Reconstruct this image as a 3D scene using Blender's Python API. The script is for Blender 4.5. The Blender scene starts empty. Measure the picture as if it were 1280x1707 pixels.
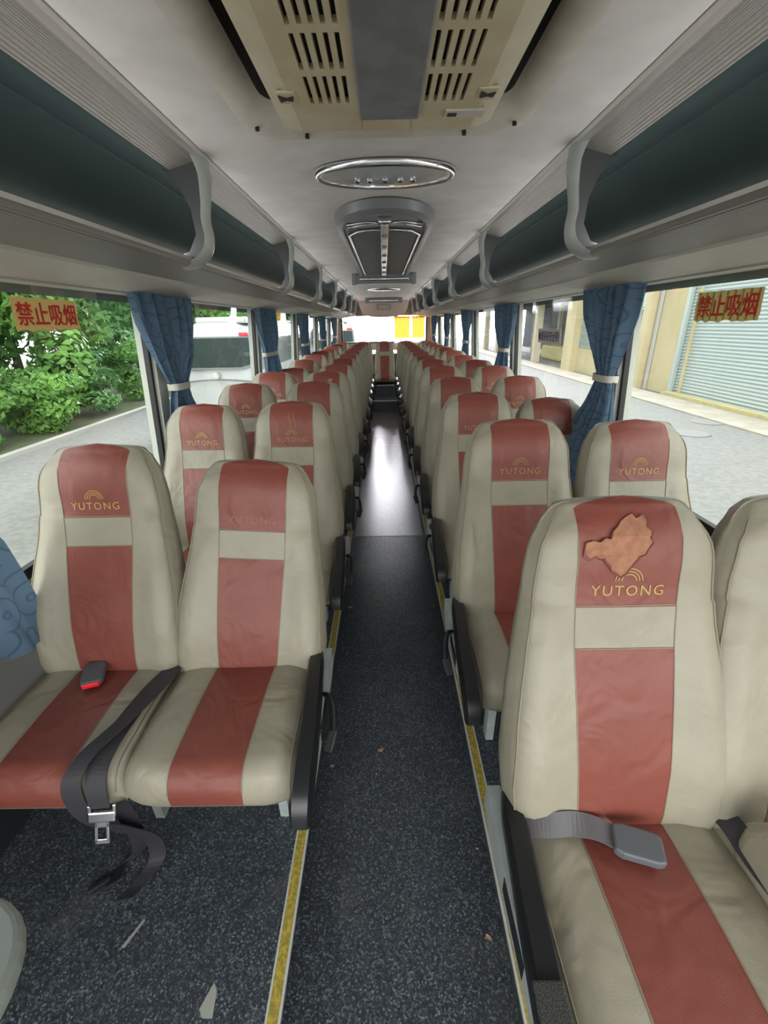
import bpy, math, random
import numpy as np
from mathutils import Vector, Matrix
random.seed(7); rng = np.random.default_rng(7)
scn = bpy.context.scene
COL = scn.collection
PI = math.pi
# ------------------------------------------------------------------ camera
F_PX = 740.0
cam_d = bpy.data.cameras.new('camera'); cam = bpy.data.objects.new('camera', cam_d); COL.objects.link(cam)
cam_d.sensor_fit = 'HORIZONTAL'; cam_d.sensor_width = 36.0; cam_d.lens = 36.0 * F_PX / 1280.0
cam_d.clip_start = 0.02; cam_d.clip_end = 400
TH = math.atan(313 / F_PX)
R = Matrix.Rotation(math.radians(0.36), 3, 'Z') @ Matrix.Rotation(PI / 2 - TH, 3, 'X') @ Matrix.Rotation(-math.radians(1.1), 3, 'Z')
cam.matrix_world = Matrix.Translation((-0.015, 0, 1.43)) @ R.to_4x4()
scn.camera = cam
# ------------------------------------------------------------------ light
scn.view_settings.view_transform = 'Standard'; scn.view_settings.look = 'None'
scn.view_settings.gamma = 1; scn.view_settings.use_curve_mapping = False
scn.view_settings.exposure = 1.15
scn.cycles.max_bounces = 10; scn.cycles.diffuse_bounces = 6; scn.cycles.transparent_max_bounces = 12
world = bpy.data.worlds.new('overcast_sky'); scn.world = world; world.use_nodes = True
wn = world.node_tree; wn.nodes.clear()
wo = wn.nodes.new('ShaderNodeOutputWorld'); wb = wn.nodes.new('ShaderNodeBackground')
tc = wn.nodes.new('ShaderNodeTexCoord'); dp = wn.nodes.new('ShaderNodeVectorMath'); dp.operation = 'DOT_PRODUCT'
dp.inputs[1].default_value = (0.0, -0.8, 0.45)          # the brighter side of the overcast sky lies ahead of the bus
rp = wn.nodes.new('ShaderNodeValToRGB')
rp.color_ramp.elements[0].position = 0.0; rp.color_ramp.elements[0].color = (7.5, 7.6, 8.0, 1)
rp.color_ramp.elements[1].position = 1.0; rp.color_ramp.elements[1].color = (2.9, 2.87, 2.8, 1)
e = rp.color_ramp.elements.new(0.16); e.color = (2.2, 2.3, 2.4, 1)
e = rp.color_ramp.elements.new(0.3); e.color = (0.75, 0.80, 0.85, 1)
e = rp.color_ramp.elements.new(0.55); e.color = (0.85, 0.88, 0.90, 1)
mr = wn.nodes.new('ShaderNodeMapRange'); mr.inputs[1].default_value = -0.9; mr.inputs[2].default_value = 0.92
wn.links.new(tc.outputs['Generated'], dp.inputs[0]); wn.links.new(dp.outputs['Value'], mr.inputs[0])
wn.links.new(mr.outputs[0], rp.inputs[0]); wn.links.new(rp.outputs[0], wb.inputs[0]); wn.links.new(wb.outputs[0], wo.inputs[0])
wb.inputs[1].default_value = 1.0
# soft low sun added behind the bus to put glare on the aisle floor
sd_ = bpy.data.lights.new('aisle_glare_sun', 'SUN'); sd_.energy = 5.0; sd_.angle = math.radians(12); sd_.color = (0.95, 0.92, 1.0)
so = bpy.data.objects.new('aisle_glare_sun', sd_); COL.objects.link(so); so.rotation_euler = Vector((0.0, 1.0, 0.275)).normalized().to_track_quat('Z', 'Y').to_euler()
# fill lights added along both luggage racks to brighten the ceiling, no lamps there
for s in (-1, 1):
    ld = bpy.data.lights.new('ceiling_fill', 'AREA'); ld.shape = 'RECTANGLE'; ld.size = 0.03; ld.size_y = 12.4; ld.energy = 6; ld.color = (1.0, 0.98, 0.96)
    lo = bpy.data.objects.new('ceiling_fill', ld); COL.objects.link(lo); lo.location = (s * 0.70, 5.2, 1.665)
    lo.rotation_euler = Vector((s * 0.45, 0, -1.0)).normalized().to_track_quat('Z', 'Y').to_euler()
    lo.rotation_euler = (Matrix((Vector((0, 1, 0)).cross(Vector((s * .5, 0, -.86))), Vector((0, 1, 0)), Vector((s * .5, 0, -.86)))).transposed()).to_euler()
# ------------------------------------------------------------------ materials
def mat(name, col, rough=0.5, metal=0.0, col2=None, nscale=20, bump=0.0, bscale=200, spec=0.5, coat=0.0, detail=4, lo=0.4, hi=0.6, trans=0.0):
    m = bpy.data.materials.new(name); m.use_nodes = True; nt = m.node_tree
    b = nt.nodes['Principled BSDF']; L = nt.links
    b.inputs['Base Color'].default_value = (*col, 1); b.inputs['Roughness'].default_value = rough
    b.inputs['Metallic'].default_value = metal; b.inputs['Specular IOR Level'].default_value = spec
    b.inputs['Coat Weight'].default_value = coat
    t = nt.nodes.new('ShaderNodeTexCoord')
    if col2 is not None:
        n = nt.nodes.new('ShaderNodeTexNoise'); n.inputs['Scale'].default_value = nscale; n.inputs['Detail'].default_value = detail
        r = nt.nodes.new('ShaderNodeValToRGB'); r.color_ramp.elements[0].position = lo; r.color_ramp.elements[1].position = hi
        r.color_ramp.elements[0].color = (*col, 1); r.color_ramp.elements[1].color = (*col2, 1)
        L.new(t.outputs['Object'], n.inputs['Vector']); L.new(n.outputs[0], r.inputs[0]); L.new(r.outputs[0], b.inputs['Base Color'])
    if bump:
        n = nt.nodes.new('ShaderNodeTexNoise'); n.inputs['Scale'].default_value = bscale; n.inputs['Detail'].default_value = 3
        bp = nt.nodes.new('ShaderNodeBump'); bp.inputs['Strength'].default_value = bump; bp.inputs['Distance'].default_value = 0.002
        L.new(t.outputs['Object'], n.inputs['Vector']); L.new(n.outputs[0], bp.inputs['Height']); L.new(bp.outputs[0], b.inputs['Normal'])
    if trans:
        tr = nt.nodes.new('ShaderNodeBsdfTranslucent'); mx = nt.nodes.new('ShaderNodeMixShader'); mx.inputs[0].default_value = trans
        tr.inputs[0].default_value = (*(col2 or col), 1)
        L.new(b.outputs[0], mx.inputs[1]); L.new(tr.outputs[0], mx.inputs[2]); L.new(mx.outputs[0], nt.nodes['Material Output'].inputs[0])
    return m
def leather(name, c1, c2):
    m = mat(name, c1, 0.42, col2=c2, nscale=6, lo=0.3, hi=0.7, spec=0.45)
    nt = m.node_tree; L = nt.links; b = nt.nodes['Principled BSDF']; t = nt.nodes.new('ShaderNodeTexCoord')
    v = nt.nodes.new('ShaderNodeTexVoronoi'); v.inputs['Scale'].default_value = 520
    n = nt.nodes.new('ShaderNodeTexNoise'); n.inputs['Scale'].default_value = 9; n.inputs['Detail'].default_value = 2
    n.inputs['Distortion'].default_value = 0.8
    b1 = nt.nodes.new('ShaderNodeBump'); b1.inputs['Strength'].default_value = 0.25; b1.inputs['Distance'].default_value = 0.001
    b2 = nt.nodes.new('ShaderNodeBump'); b2.inputs['Strength'].default_value = 0.45; b2.inputs['Distance'].default_value = 0.02
    L.new(t.outputs['Object'], v.inputs['Vector']); L.new(t.outputs['Object'], n.inputs['Vector'])
    L.new(n.outputs[0], b2.inputs['Height']); L.new(v.outputs['Distance'], b1.inputs['Height'])
    L.new(b2.outputs[0], b1.inputs['Normal']); L.new(b1.outputs[0], b.inputs['Normal'])
    return m
M = {}
M['beige'] = leather('beige_vinyl', (0.290, 0.268, 0.205), (0.335, 0.312, 0.242))
M['red'] = leather('red_brown_vinyl', (0.195, 0.052, 0.038), (0.235, 0.066, 0.048))
M['redbrown'] = leather('brown_vinyl', (0.17, 0.05, 0.036), (0.21, 0.06, 0.045))
M['piping'] = mat('piping', (0.26, 0.22, 0.16), 0.6)
M['gold'] = mat('gold_thread', (0.50, 0.34, 0.10), 0.45, bump=0.3, bscale=900)
M['faint'] = mat('worn_thread', (0.30, 0.13, 0.07), 0.5)
M['halfgold'] = mat('half_worn_thread', (0.38, 0.22, 0.09), 0.5)
M['peel'] = mat('peeled_backing', (0.40, 0.19, 0.11), 0.8, col2=(0.33, 0.14, 0.085), nscale=60, bump=0.8, bscale=80)
M['black'] = mat('black_plastic', (0.012, 0.013, 0.015), 0.32, bump=0.15, bscale=300)
M['blacksoft'] = mat('black_rubber', (0.02, 0.022, 0.024), 0.55)
M['mesh'] = mat('worn_grip_mesh', (0.012, 0.012, 0.012), 0.5, col2=(0.06, 0.06, 0.06), nscale=500, lo=0.48, hi=0.52)
M['greymetal'] = mat('grey_painted_metal', (0.42, 0.47, 0.47), 0.4, col2=(0.36, 0.40, 0.40), nscale=15)
M['belt'] = mat('belt_webbing', (0.035, 0.033, 0.04), 0.6, bump=0.4, bscale=600)
M['beltgrey'] = mat('grey_belt_webbing', (0.12, 0.115, 0.125), 0.6, bump=0.4, bscale=600)
M['bucklegrey'] = mat('grey_buckle', (0.10, 0.11, 0.125), 0.45)
M['redplastic'] = mat('red_plastic', (0.75, 0.02, 0.03), 0.35)
M['chrome'] = mat('chrome', (0.75, 0.77, 0.78), 0.18, metal=1.0)
M['alu'] = mat('aluminium_trim', (0.70, 0.70, 0.68), 0.35, metal=0.8)
M['edge'] = mat('pale_edge_profile', (0.55, 0.56, 0.52), 0.4)
M['ceiling'] = mat('ceiling_fabric', (0.58, 0.56, 0.54), 0.85, col2=(0.64, 0.62, 0.60), nscale=7, bump=0.2, bscale=500)
M['cream'] = mat('cream_panel', (0.52, 0.50, 0.44), 0.5, col2=(0.57, 0.55, 0.49), nscale=4)
M['rackwood'] = mat('rack_soffit', (0.30, 0.28, 0.25), 0.32)
M['rackdark'] = mat('dark_rack_lining', (0.085, 0.122, 0.12), 0.30, col2=(0.10, 0.138, 0.135), nscale=3)
M['bracket'] = mat('bracket_grey', (0.42, 0.45, 0.43), 0.35, col2=(0.36, 0.39, 0.37), nscale=12)
M['bracketdark'] = mat('bracket_side', (0.07, 0.075, 0.075), 0.5)
M['wall'] = mat('wall_panel', (0.16, 0.17, 0.165), 0.7, bump=0.4, bscale=400)
M['sill'] = mat('sill_panel', (0.50, 0.54, 0.50), 0.45)
M['pillar'] = mat('pillar_panel', (0.44, 0.46, 0.40), 0.5)
M['gasket'] = mat('window_gasket', (0.008, 0.008, 0.009), 0.5)
M['yellow'] = mat('yellow_strip', (0.50, 0.38, 0.05), 0.6, col2=(0.30, 0.24, 0.05), nscale=90, bump=0.5, bscale=300)
M['acbeige'] = mat('aged_grille_plastic', (0.50, 0.43, 0.27), 0.5, col2=(0.56, 0.50, 0.34), nscale=9)
M['acgrey'] = mat('grey_grille_panel', (0.19, 0.20, 0.21), 0.55, col2=(0.15, 0.16, 0.17), nscale=14)
M['acdark'] = mat('vent_inside', (0.02, 0.018, 0.014), 0.8)
M['surround'] = mat('vent_surround', (0.50, 0.47, 0.40), 0.7, col2=(0.58, 0.55, 0.47), nscale=8)
M['lens'] = mat('lamp_lens', (0.42, 0.44, 0.44), 0.15, coat=0.6)
M['hatchgrey'] = mat('hatch_frame', (0.22, 0.24, 0.25), 0.35)
M['hatchmesh'] = mat('hatch_mesh', (0.10, 0.11, 0.115), 0.6)
M['rearcream'] = mat('rear_bulkhead', (0.50, 0.42, 0.37), 0.6)
M['rearwood'] = mat('rear_corner_trim', (0.33, 0.20, 0.16), 0.45)
M['paper_y'] = mat('yellow_sticker', (0.85, 0.60, 0.22), 0.6)
M['paper_o'] = mat('striped_sticker', (0.80, 0.62, 0.25), 0.6)
M['paper_w'] = mat('white_sticker', (0.72, 0.66, 0.70), 0.6)
M['ink_red'] = mat('red_ink', (0.62, 0.03, 0.02), 0.6)
M['ink_dark'] = mat('dark_ink', (0.10, 0.05, 0.16), 0.6)
M['dryleaf'] = mat('dry_leaf', (0.42, 0.30, 0.18), 0.8)
M['scrap'] = mat('pale_scrap', (0.36, 0.37, 0.33), 0.8)
M['slab'] = mat('pale_grey_plastic', (0.30, 0.34, 0.32), 0.45)
M['orangecloth'] = mat('orange_curtain_cloth', (0.80, 0.42, 0.06), 0.8, trans=0.55)
M['lace'] = mat('lace_cloth', (0.85, 0.78, 0.62), 0.8, trans=0.6)
M['tie'] = mat('curtain_tie', (0.50, 0.50, 0.44), 0.8)
M['leafA'] = mat('leaf_green', (0.09, 0.22, 0.05), 0.6, col2=(0.17, 0.36, 0.07), nscale=0.7, trans=0.3)
M['leafB'] = mat('leaf_dark_green', (0.05, 0.145, 0.045), 0.6, col2=(0.11, 0.25, 0.07), nscale=0.8, trans=0.25)
M['leafC'] = mat('leaf_yellow_green', (0.20, 0.38, 0.05), 0.6, col2=(0.12, 0.28, 0.05), nscale=1.0, trans=0.3)
M['bark'] = mat('bark', (0.10, 0.08, 0.06), 0.9)
M['asphalt'] = mat('yard_asphalt', (0.12, 0.125, 0.112), 0.9, col2=(0.15, 0.155, 0.14), nscale=9, detail=12, bump=0.5, bscale=60)
M['soil'] = mat('weedy_soil', (0.07, 0.11, 0.04), 0.9, col2=(0.12, 0.11, 0.07), nscale=3)
M['concrete'] = mat('pale_concrete', (0.26, 0.245, 0.19), 0.9, col2=(0.31, 0.29, 0.23), nscale=1.5)
M['kerb'] = mat('kerb_concrete', (0.36, 0.36, 0.33), 0.9)
M['yellowkerb'] = mat('yellow_painted_kerb', (0.42, 0.37, 0.15), 0.8, col2=(0.34, 0.31, 0.17), nscale=6)
M['render'] = mat('cream_render_wall', (0.40, 0.345, 0.20), 0.9, col2=(0.45, 0.39, 0.24), nscale=0.6)
M['render2'] = mat('pale_render_wall', (0.40, 0.37, 0.27), 0.9)
M['shutter'] = mat('roller_shutter_metal', (0.33, 0.39, 0.375), 0.5)
M['darkglass'] = mat('dark_window_glass', (0.02, 0.03, 0.032), 0.12)
M['teal'] = mat('teal_window_glass', (0.10, 0.16, 0.15), 0.2)
M['ironwork'] = mat('window_lattice', (0.35, 0.40, 0.36), 0.6)
M['white'] = mat('white_coach_paint', (0.36, 0.385, 0.38), 0.25, coat=0.4)
M['coachwin'] = mat('coach_glass', (0.018, 0.032, 0.03), 0.35, spec=0.12)
M['greyline'] = mat('coach_trim', (0.12, 0.14, 0.14), 0.4)
M['shed'] = mat('shed_dark', (0.05, 0.055, 0.055), 0.8)
M['tyre'] = mat('tyre', (0.015, 0.015, 0.015), 0.8)
M['manhole'] = mat('manhole_iron', (0.16, 0.16, 0.15), 0.8)
M['polegrey'] = mat('pole_grey', (0.35, 0.36, 0.36), 0.6)
M['orangepaint'] = mat('orange_paint', (0.7, 0.38, 0.12), 0.6)

def glass_mat(name, tint=(0.93, 0.97, 0.95)):
    m = bpy.data.materials.new(name); m.use_nodes = True; nt = m.node_tree; nt.nodes.clear()
    o = nt.nodes.new('ShaderNodeOutputMaterial'); t = nt.nodes.new('ShaderNodeBsdfTransparent'); g = nt.nodes.new('ShaderNodeBsdfGlossy')
    ge = nt.nodes.new('ShaderNodeNewGeometry'); dt = nt.nodes.new('ShaderNodeVectorMath'); dt.operation = 'DOT_PRODUCT'
    nt.links.new(ge.outputs['Normal'], dt.inputs[0]); nt.links.new(ge.outputs['Incoming'], dt.inputs[1])
    def mth(op, a, b=None, v=None):
        q = nt.nodes.new('ShaderNodeMath'); q.operation = op
        nt.links.new(a, q.inputs[0])
        if b is not None: nt.links.new(b, q.inputs[1])
        if v is not None: q.inputs[1].default_value = v
        return q.outputs[0]
    ab = mth('ABSOLUTE', dt.outputs['Value']); om = nt.nodes.new('ShaderNodeMath'); om.operation = 'SUBTRACT'; om.inputs[0].default_value = 1.0; nt.links.new(ab, om.inputs[1])
    f5 = mth('MULTIPLY', mth('POWER', om.outputs[0], v=5.0), v=0.75); f = nt.nodes.new('ShaderNodeMath'); f.inputs[1].default_value = 0.04; nt.links.new(f5, f.inputs[0])
    mx = nt.nodes.new('ShaderNodeMixShader')
    t.inputs[0].default_value = (*tint, 1); g.inputs['Roughness'].default_value = 0.02
    nt.links.new(f.outputs[0], mx.inputs[0]); nt.links.new(t.outputs[0], mx.inputs[1]); nt.links.new(g.outputs[0], mx.inputs[2]); nt.links.new(mx.outputs[0], o.inputs[0])
    return m
M['glass'] = glass_mat('window_glass')
def floor_mat(name='speckled_floor_vinyl', rough=.33, mul=1.0, add=0.0):
    m = mat(name, (0.03, 0.04, 0.05), rough, spec=0.5); nt = m.node_tree; L = nt.links; b = nt.nodes['Principled BSDF']
    t = nt.nodes.new('ShaderNodeTexCoord')
    v = nt.nodes.new('ShaderNodeTexVoronoi'); v.inputs['Scale'].default_value = 260
    r = nt.nodes.new('ShaderNodeValToRGB'); cr = r.color_ramp
    cv = lambda c: tuple(v * mul * 1.25 + add + .012 for v in c)
    cr.elements[0].position = 0.0; cr.elements[0].color = (*cv((0.010, 0.013, 0.018)), 1)
    cr.elements[1].position = 1.0; cr.elements[1].color = (*cv((0.16, 0.19, 0.21)), 1)
    for p, c in ((0.45, (0.020, 0.026, 0.034)), (0.7, (0.038, 0.05, 0.062)), (0.88, (0.075, 0.092, 0.105))):
        e = cr.elements.new(p); e.color = (*cv(c), 1)
    L.new(t.outputs['Object'], v.inputs['Vector'])
    sp = nt.nodes.new('ShaderNodeSeparateColor'); L.new(v.outputs['Color'], sp.inputs[0]); L.new(sp.outputs[0], r.inputs[0])
    n = nt.nodes.new('ShaderNodeTexNoise'); n.inputs['Scale'].default_value = 5; n.inputs['Detail'].default_value = 8
    L.new(t.outputs['Object'], n.inputs['Vector'])
    r2 = nt.nodes.new('ShaderNodeValToRGB'); r2.color_ramp.elements[0].position = 0.56; r2.color_ramp.elements[1].position = 0.8
    r2.color_ramp.elements[0].color = (0, 0, 0, 1); r2.color_ramp.elements[1].color = (0.5, 0.5, 0.5, 1)
    L.new(n.outputs[0], r2.inputs[0])
    mx = nt.nodes.new('ShaderNodeMixRGB'); mx.inputs[2].default_value = (0.13 + add, 0.135 + add, 0.13 + add * 1.05, 1)
    L.new(r2.outputs[0], mx.inputs[0]); L.new(r.outputs[0], mx.inputs[1]); L.new(mx.outputs[0], b.inputs['Base Color'])
    n2 = nt.nodes.new('ShaderNodeTexNoise'); n2.inputs['Scale'].default_value = 160
    bp = nt.nodes.new('ShaderNodeBump'); bp.inputs['Strength'].default_value = 0.5; bp.inputs['Distance'].default_value = 0.0015
    L.new(t.outputs['Object'], n2.inputs['Vector']); L.new(n2.outputs[0], bp.inputs['Height']); L.new(bp.outputs[0], b.inputs['Normal'])
    return m
M['floor'] = floor_mat()
M['floor_pale'] = floor_mat('pale_floor_vinyl', .32, 1.4, .10)  # aisle sheet with a paler base than the main floor
M['floor_pale'].node_tree.nodes['Principled BSDF'].inputs['Coat Weight'].default_value = 1.0
M['floor_pale'].node_tree.nodes['Principled BSDF'].inputs['Coat Roughness'].default_value = 0.35
def cloth_mat():
    m = mat('blue_circle_curtain', (0.1, 0.2, 0.35), 0.75); nt = m.node_tree; L = nt.links; b = nt.nodes['Principled BSDF']
    t = nt.nodes.new('ShaderNodeUVMap')
    v = nt.nodes.new('ShaderNodeTexVoronoi'); v.voronoi_dimensions = '2D'; v.inputs['Scale'].default_value = 7; v.inputs['Randomness'].default_value = 0.8
    w = nt.nodes.new('ShaderNodeMath'); w.operation = 'MULTIPLY'; w.inputs[1].default_value = 22
    s = nt.nodes.new('ShaderNodeMath'); s.operation = 'SINE'
    r = nt.nodes.new('ShaderNodeValToRGB'); r.color_ramp.elements[0].position = 0.80; r.color_ramp.elements[1].position = 0.93
    r.color_ramp.elements[0].color = (0.115, 0.185, 0.275, 1); r.color_ramp.elements[1].color = (0.07, 0.125, 0.20, 1)
    L.new(t.outputs[0], v.inputs['Vector']); L.new(v.outputs['Distance'], w.inputs[0]); L.new(w.outputs[0], s.inputs[0]); L.new(s.outputs[0], r.inputs[0])
    L.new(r.outputs[0], b.inputs['Base Color'])
    tr = nt.nodes.new('ShaderNodeBsdfTranslucent'); mx = nt.nodes.new('ShaderNodeMixShader'); mx.inputs[0].default_value = 0.3
    L.new(r.outputs[0], tr.inputs[0]); L.new(b.outputs[0], mx.inputs[1]); L.new(tr.outputs[0], mx.inputs[2]); L.new(mx.outputs[0], nt.nodes['Material Output'].inputs[0])
    return m
M['cloth'] = cloth_mat()
def fluted_mat():
    m = mat('fluted_grey_strip', (0.20, 0.185, 0.17), 0.4); nt = m.node_tree; L = nt.links; b = nt.nodes['Principled BSDF']
    t = nt.nodes.new('ShaderNodeTexCoord'); mp = nt.nodes.new('ShaderNodeMapping'); mp.inputs['Scale'].default_value = (40, 1.2, 40)
    n = nt.nodes.new('ShaderNodeTexNoise'); n.inputs['Scale'].default_value = 3; n.inputs['Detail'].default_value = 4
    r = nt.nodes.new('ShaderNodeValToRGB'); r.color_ramp.elements[0].color = (0.15, 0.14, 0.125, 1); r.color_ramp.elements[1].color = (0.25, 0.235, 0.21, 1)
    L.new(t.outputs['Object'], mp.inputs[0]); L.new(mp.outputs[0], n.inputs['Vector']); L.new(n.outputs[0], r.inputs[0]); L.new(r.outputs[0], b.inputs['Base Color'])
    w = nt.nodes.new('ShaderNodeTexWave'); w.inputs['Scale'].default_value = 30; w.bands_direction = 'X'
    bp = nt.nodes.new('ShaderNodeBump'); bp.inputs['Strength'].default_value = 0.5; bp.inputs['Distance'].default_value = 0.003
    L.new(t.outputs['Object'], w.inputs['Vector']); L.new(w.outputs[0], bp.inputs['Height']); L.new(bp.outputs[0], b.inputs['Normal'])
    return m
M['fluted'] = fluted_mat()
# ------------------------------------------------------------------ helpers
def mdata(name, V, Fc, mats, idx=None, smooth=False, uvs=None):
    me = bpy.data.meshes.new(name); me.from_pydata([tuple(v) for v in V], [], [tuple(f) for f in Fc])
    for m in (mats if isinstance(mats, (list, tuple)) else [mats]): me.materials.append(m)
    if idx is not None: me.polygons.foreach_set('material_index', idx)
    if smooth: me.polygons.foreach_set('use_smooth', [True] * len(me.polygons))
    if uvs is not None:
        uv = me.uv_layers.new(name='UVMap'); li = np.zeros(len(me.loops), dtype=np.int32); me.loops.foreach_get('vertex_index', li)
        uv.data.foreach_set('uv', np.array(uvs, dtype=np.float32)[li].ravel())
    me.update(); return me
def ob(name, me, parent=None, loc=(0, 0, 0), rot=(0, 0, 0)):
    o = bpy.data.objects.new(name, me); COL.objects.link(o); o.parent = parent; o.location = loc; o.rotation_euler = rot; return o
def empty(name, loc=(0, 0, 0), rz=0):
    o = bpy.data.objects.new(name, None); COL.objects.link(o); o.location = loc; o.rotation_euler = (0, 0, rz); o.empty_display_size = 0.1; return o
def tag(o, label=None, cat=None, group=None, kind=None):
    if label: o['label'] = label
    if cat: o['category'] = cat
    if group: o['group'] = group
    if kind: o['kind'] = kind
    return o
class MB:
    def __init__(s): s.V = []; s.F = []; s.I = []
    def add(s, V, F, i=0):
        n = len(s.V); s.V += [tuple(v) for v in V]; s.F += [tuple(a + n for a in f) for f in F]; s.I += [i] * len(F); return s
    def box(s, a, b, i=0, c=0.0, mtx=None):
        x0, y0, z0 = a; x1, y1, z1 = b
        if c <= 0:
            V = [(x0, y0, z0), (x1, y0, z0), (x1, y1, z0), (x0, y1, z0), (x0, y0, z1), (x1, y0, z1), (x1, y1, z1), (x0, y1, z1)]
            Fc = [(0, 3, 2, 1), (4, 5, 6, 7), (0, 1, 5, 4), (1, 2, 6, 5), (2, 3, 7, 6), (3, 0, 4, 7)]
        else:
            V = []; Fc = []
            cx, cy, cz = (x0 + x1) / 2, (y0 + y1) / 2, (z0 + z1) / 2; hx, hy, hz = (x1 - x0) / 2, (y1 - y0) / 2, (z1 - z0) / 2
            c = min(c, hx * .99, hy * .99, hz * .99)
            import bmesh
            bm = bmesh.new(); bmesh.ops.create_cube(bm, size=2)
            for v in bm.verts: v.co = Vector((cx + v.co.x * hx, cy + v.co.y * hy, cz + v.co.z * hz))
            bmesh.ops.bevel(bm, geom=bm.edges[:], offset=c, segments=2, affect='EDGES', profile=0.5)
            bm.verts.index_update(); V = [v.co[:] for v in bm.verts]; Fc = [[v.index for v in f.verts] for f in bm.faces]; bm.free()
        if mtx is not None: V = [tuple(mtx @ Vector(v)) for v in V]
        return s.add(V, Fc, i)
    def tube(s, pts, r, i=0, n=8, sq=1.0, cap=True):
        pts = [Vector(p) for p in pts]; rs = r if isinstance(r, (list, tuple)) else [r] * len(pts); V = []; Fc = []
        up0 = Vector((0, 0, 1))
        for k, p in enumerate(pts):
            d = (pts[min(k + 1, len(pts) - 1)] - pts[max(k - 1, 0)]).normalized()
            a = d.cross(up0)
            if a.length < 0.05: a = d.cross(Vector((0, 1, 0)))
            a.normalize(); b = a.cross(d)
            for j in range(n):
                t = 2 * PI * j / n; V.append(tuple(p + a * math.cos(t) * rs[k] + b * math.sin(t) * rs[k] * sq))
        for k in range(len(pts) - 1):
            for j in range(n):
                j2 = (j + 1) % n; Fc.append((k * n + j, k * n + j2, (k + 1) * n + j2, (k + 1) * n + j))
        if cap: Fc.append(tuple(range(n))[::-1]); Fc.append(tuple((len(pts) - 1) * n + j for j in range(n)))
        return s.add(V, Fc, i)
    def prism(s, poly, axis, a, b, i=0):
        """poly of 2-tuples extruded along axis from a to b"""
        def P(u, v, w):
            return {'x': (w, u, v), 'y': (u, w, v), 'z': (u, v, w)}[axis]
        n = len(poly); V = [P(u, v, a) for u, v in poly] + [P(u, v, b) for u, v in poly]
        Fc = [tuple(range(n))[::-1], tuple(range(n, 2 * n))] + [(j, (j + 1) % n, n + (j + 1) % n, n + j) for j in range(n)]
        return s.add(V, Fc, i)
    def ribbon(s, pts, wdir, w, th=0.0015, i=0):
        """flat belt along pts; wdir one vector or a list"""
        V = []; Fc = []; n = len(pts); pts = [Vector(p) for p in pts]
        for k, p in enumerate(pts):
            wd = Vector(wdir[k] if isinstance(wdir, list) else wdir).normalized()
            d = (pts[min(k + 1, n - 1)] - pts[max(k - 1, 0)]).normalized(); nn = d.cross(wd).normalized()
            for a, b in ((-1, -1), (1, -1), (1, 1), (-1, 1)): V.append(tuple(p + wd * w / 2 * a + nn * th / 2 * b))
        for k in range(n - 1):
            for j in range(4): Fc.append((k * 4 + j, k * 4 + (j + 1) % 4, k * 4 + 4 + (j + 1) % 4, k * 4 + 4 + j))
        Fc.append((0, 3, 2, 1)); Fc.append(tuple((n - 1) * 4 + j for j in range(4)))
        return s.add(V, Fc, i)
    def data(s, name, mats, smooth=False):
        me = mdata(name, s.V, s.F, mats, s.I, smooth)
        return me
    def build(s, name, mats, parent=None, smooth=False, loc=(0, 0, 0), rot=(0, 0, 0), ws=False):
        o = ob(name, s.data(name, mats, smooth), parent, loc, rot); return o
def autosmooth(me, deg=40):
    me.polygons.foreach_set('use_smooth', [True] * len(me.polygons))
    try: me.set_sharp_from_angle(angle=math.radians(deg))
    except Exception: pass
    return me
def smoothcurve(pts, n=6):
    """Catmull-Rom through pts"""
    P = [Vector(p) for p in pts]; out = []
    for k in range(len(P) - 1):
        a = P[max(k - 1, 0)]; b = P[k]; c = P[k + 1]; d = P[min(k + 2, len(P) - 1)]
        for j in range(n):
            t = j / n; out.append(0.5 * ((2 * b) + (c - a) * t + (2 * a - 5 * b + 4 * c - d) * t * t + (3 * b - a - 3 * c + d) * t ** 3))
    out.append(P[-1]); return out
def text_mesh(txt, size=1.0, offset=0.0, spacing=1.0, res=3):
    cu = bpy.data.curves.new('lettering', 'FONT'); cu.body = txt; cu.size = size; cu.offset = offset; cu.space_character = spacing
    cu.align_x = 'CENTER'; cu.align_y = 'CENTER'; cu.resolution_u = res; cu.fill_mode = 'FRONT'
    o = bpy.data.objects.new('lettering', cu); COL.objects.link(o)
    dg = bpy.context.evaluated_depsgraph_get(); me = bpy.data.meshes.new_from_object(o.evaluated_get(dg))
    V = [v.co[:] for v in me.vertices]; Fc = [list(p.vertices) for p in me.polygons]
    bpy.data.objects.remove(o); bpy.data.curves.remove(cu); bpy.data.meshes.remove(me)
    return V, Fc
def interp(x, xs, ys): return float(np.interp(x, xs, ys))
# ================================================================== STRUCTURE (the bus body)
Y0, Y1 = -1.5, 11.9
AZ = -0.11
def sheet(name, poly, mats, idx=None, y0=Y0, y1=Y1, smooth=False, ny=1, kind='structure', mirror=False):
    V = []; Fc = []; I = []; n = len(poly)
    for k in range(ny + 1):
        y = y0 + (y1 - y0) * k / ny
        V += [((-x if mirror else x), y, z) for x, z in poly]
    for k in range(ny):
        for j in range(n - 1):
            Fc.append((k * n + j, k * n + j + 1, (k + 1) * n + j + 1, (k + 1) * n + j)); I.append(idx[j] if idx else 0)
    me = mdata(name, V, Fc, mats, I, smooth); o = ob(name, me)
    if kind: o['kind'] = kind
    return o
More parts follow.
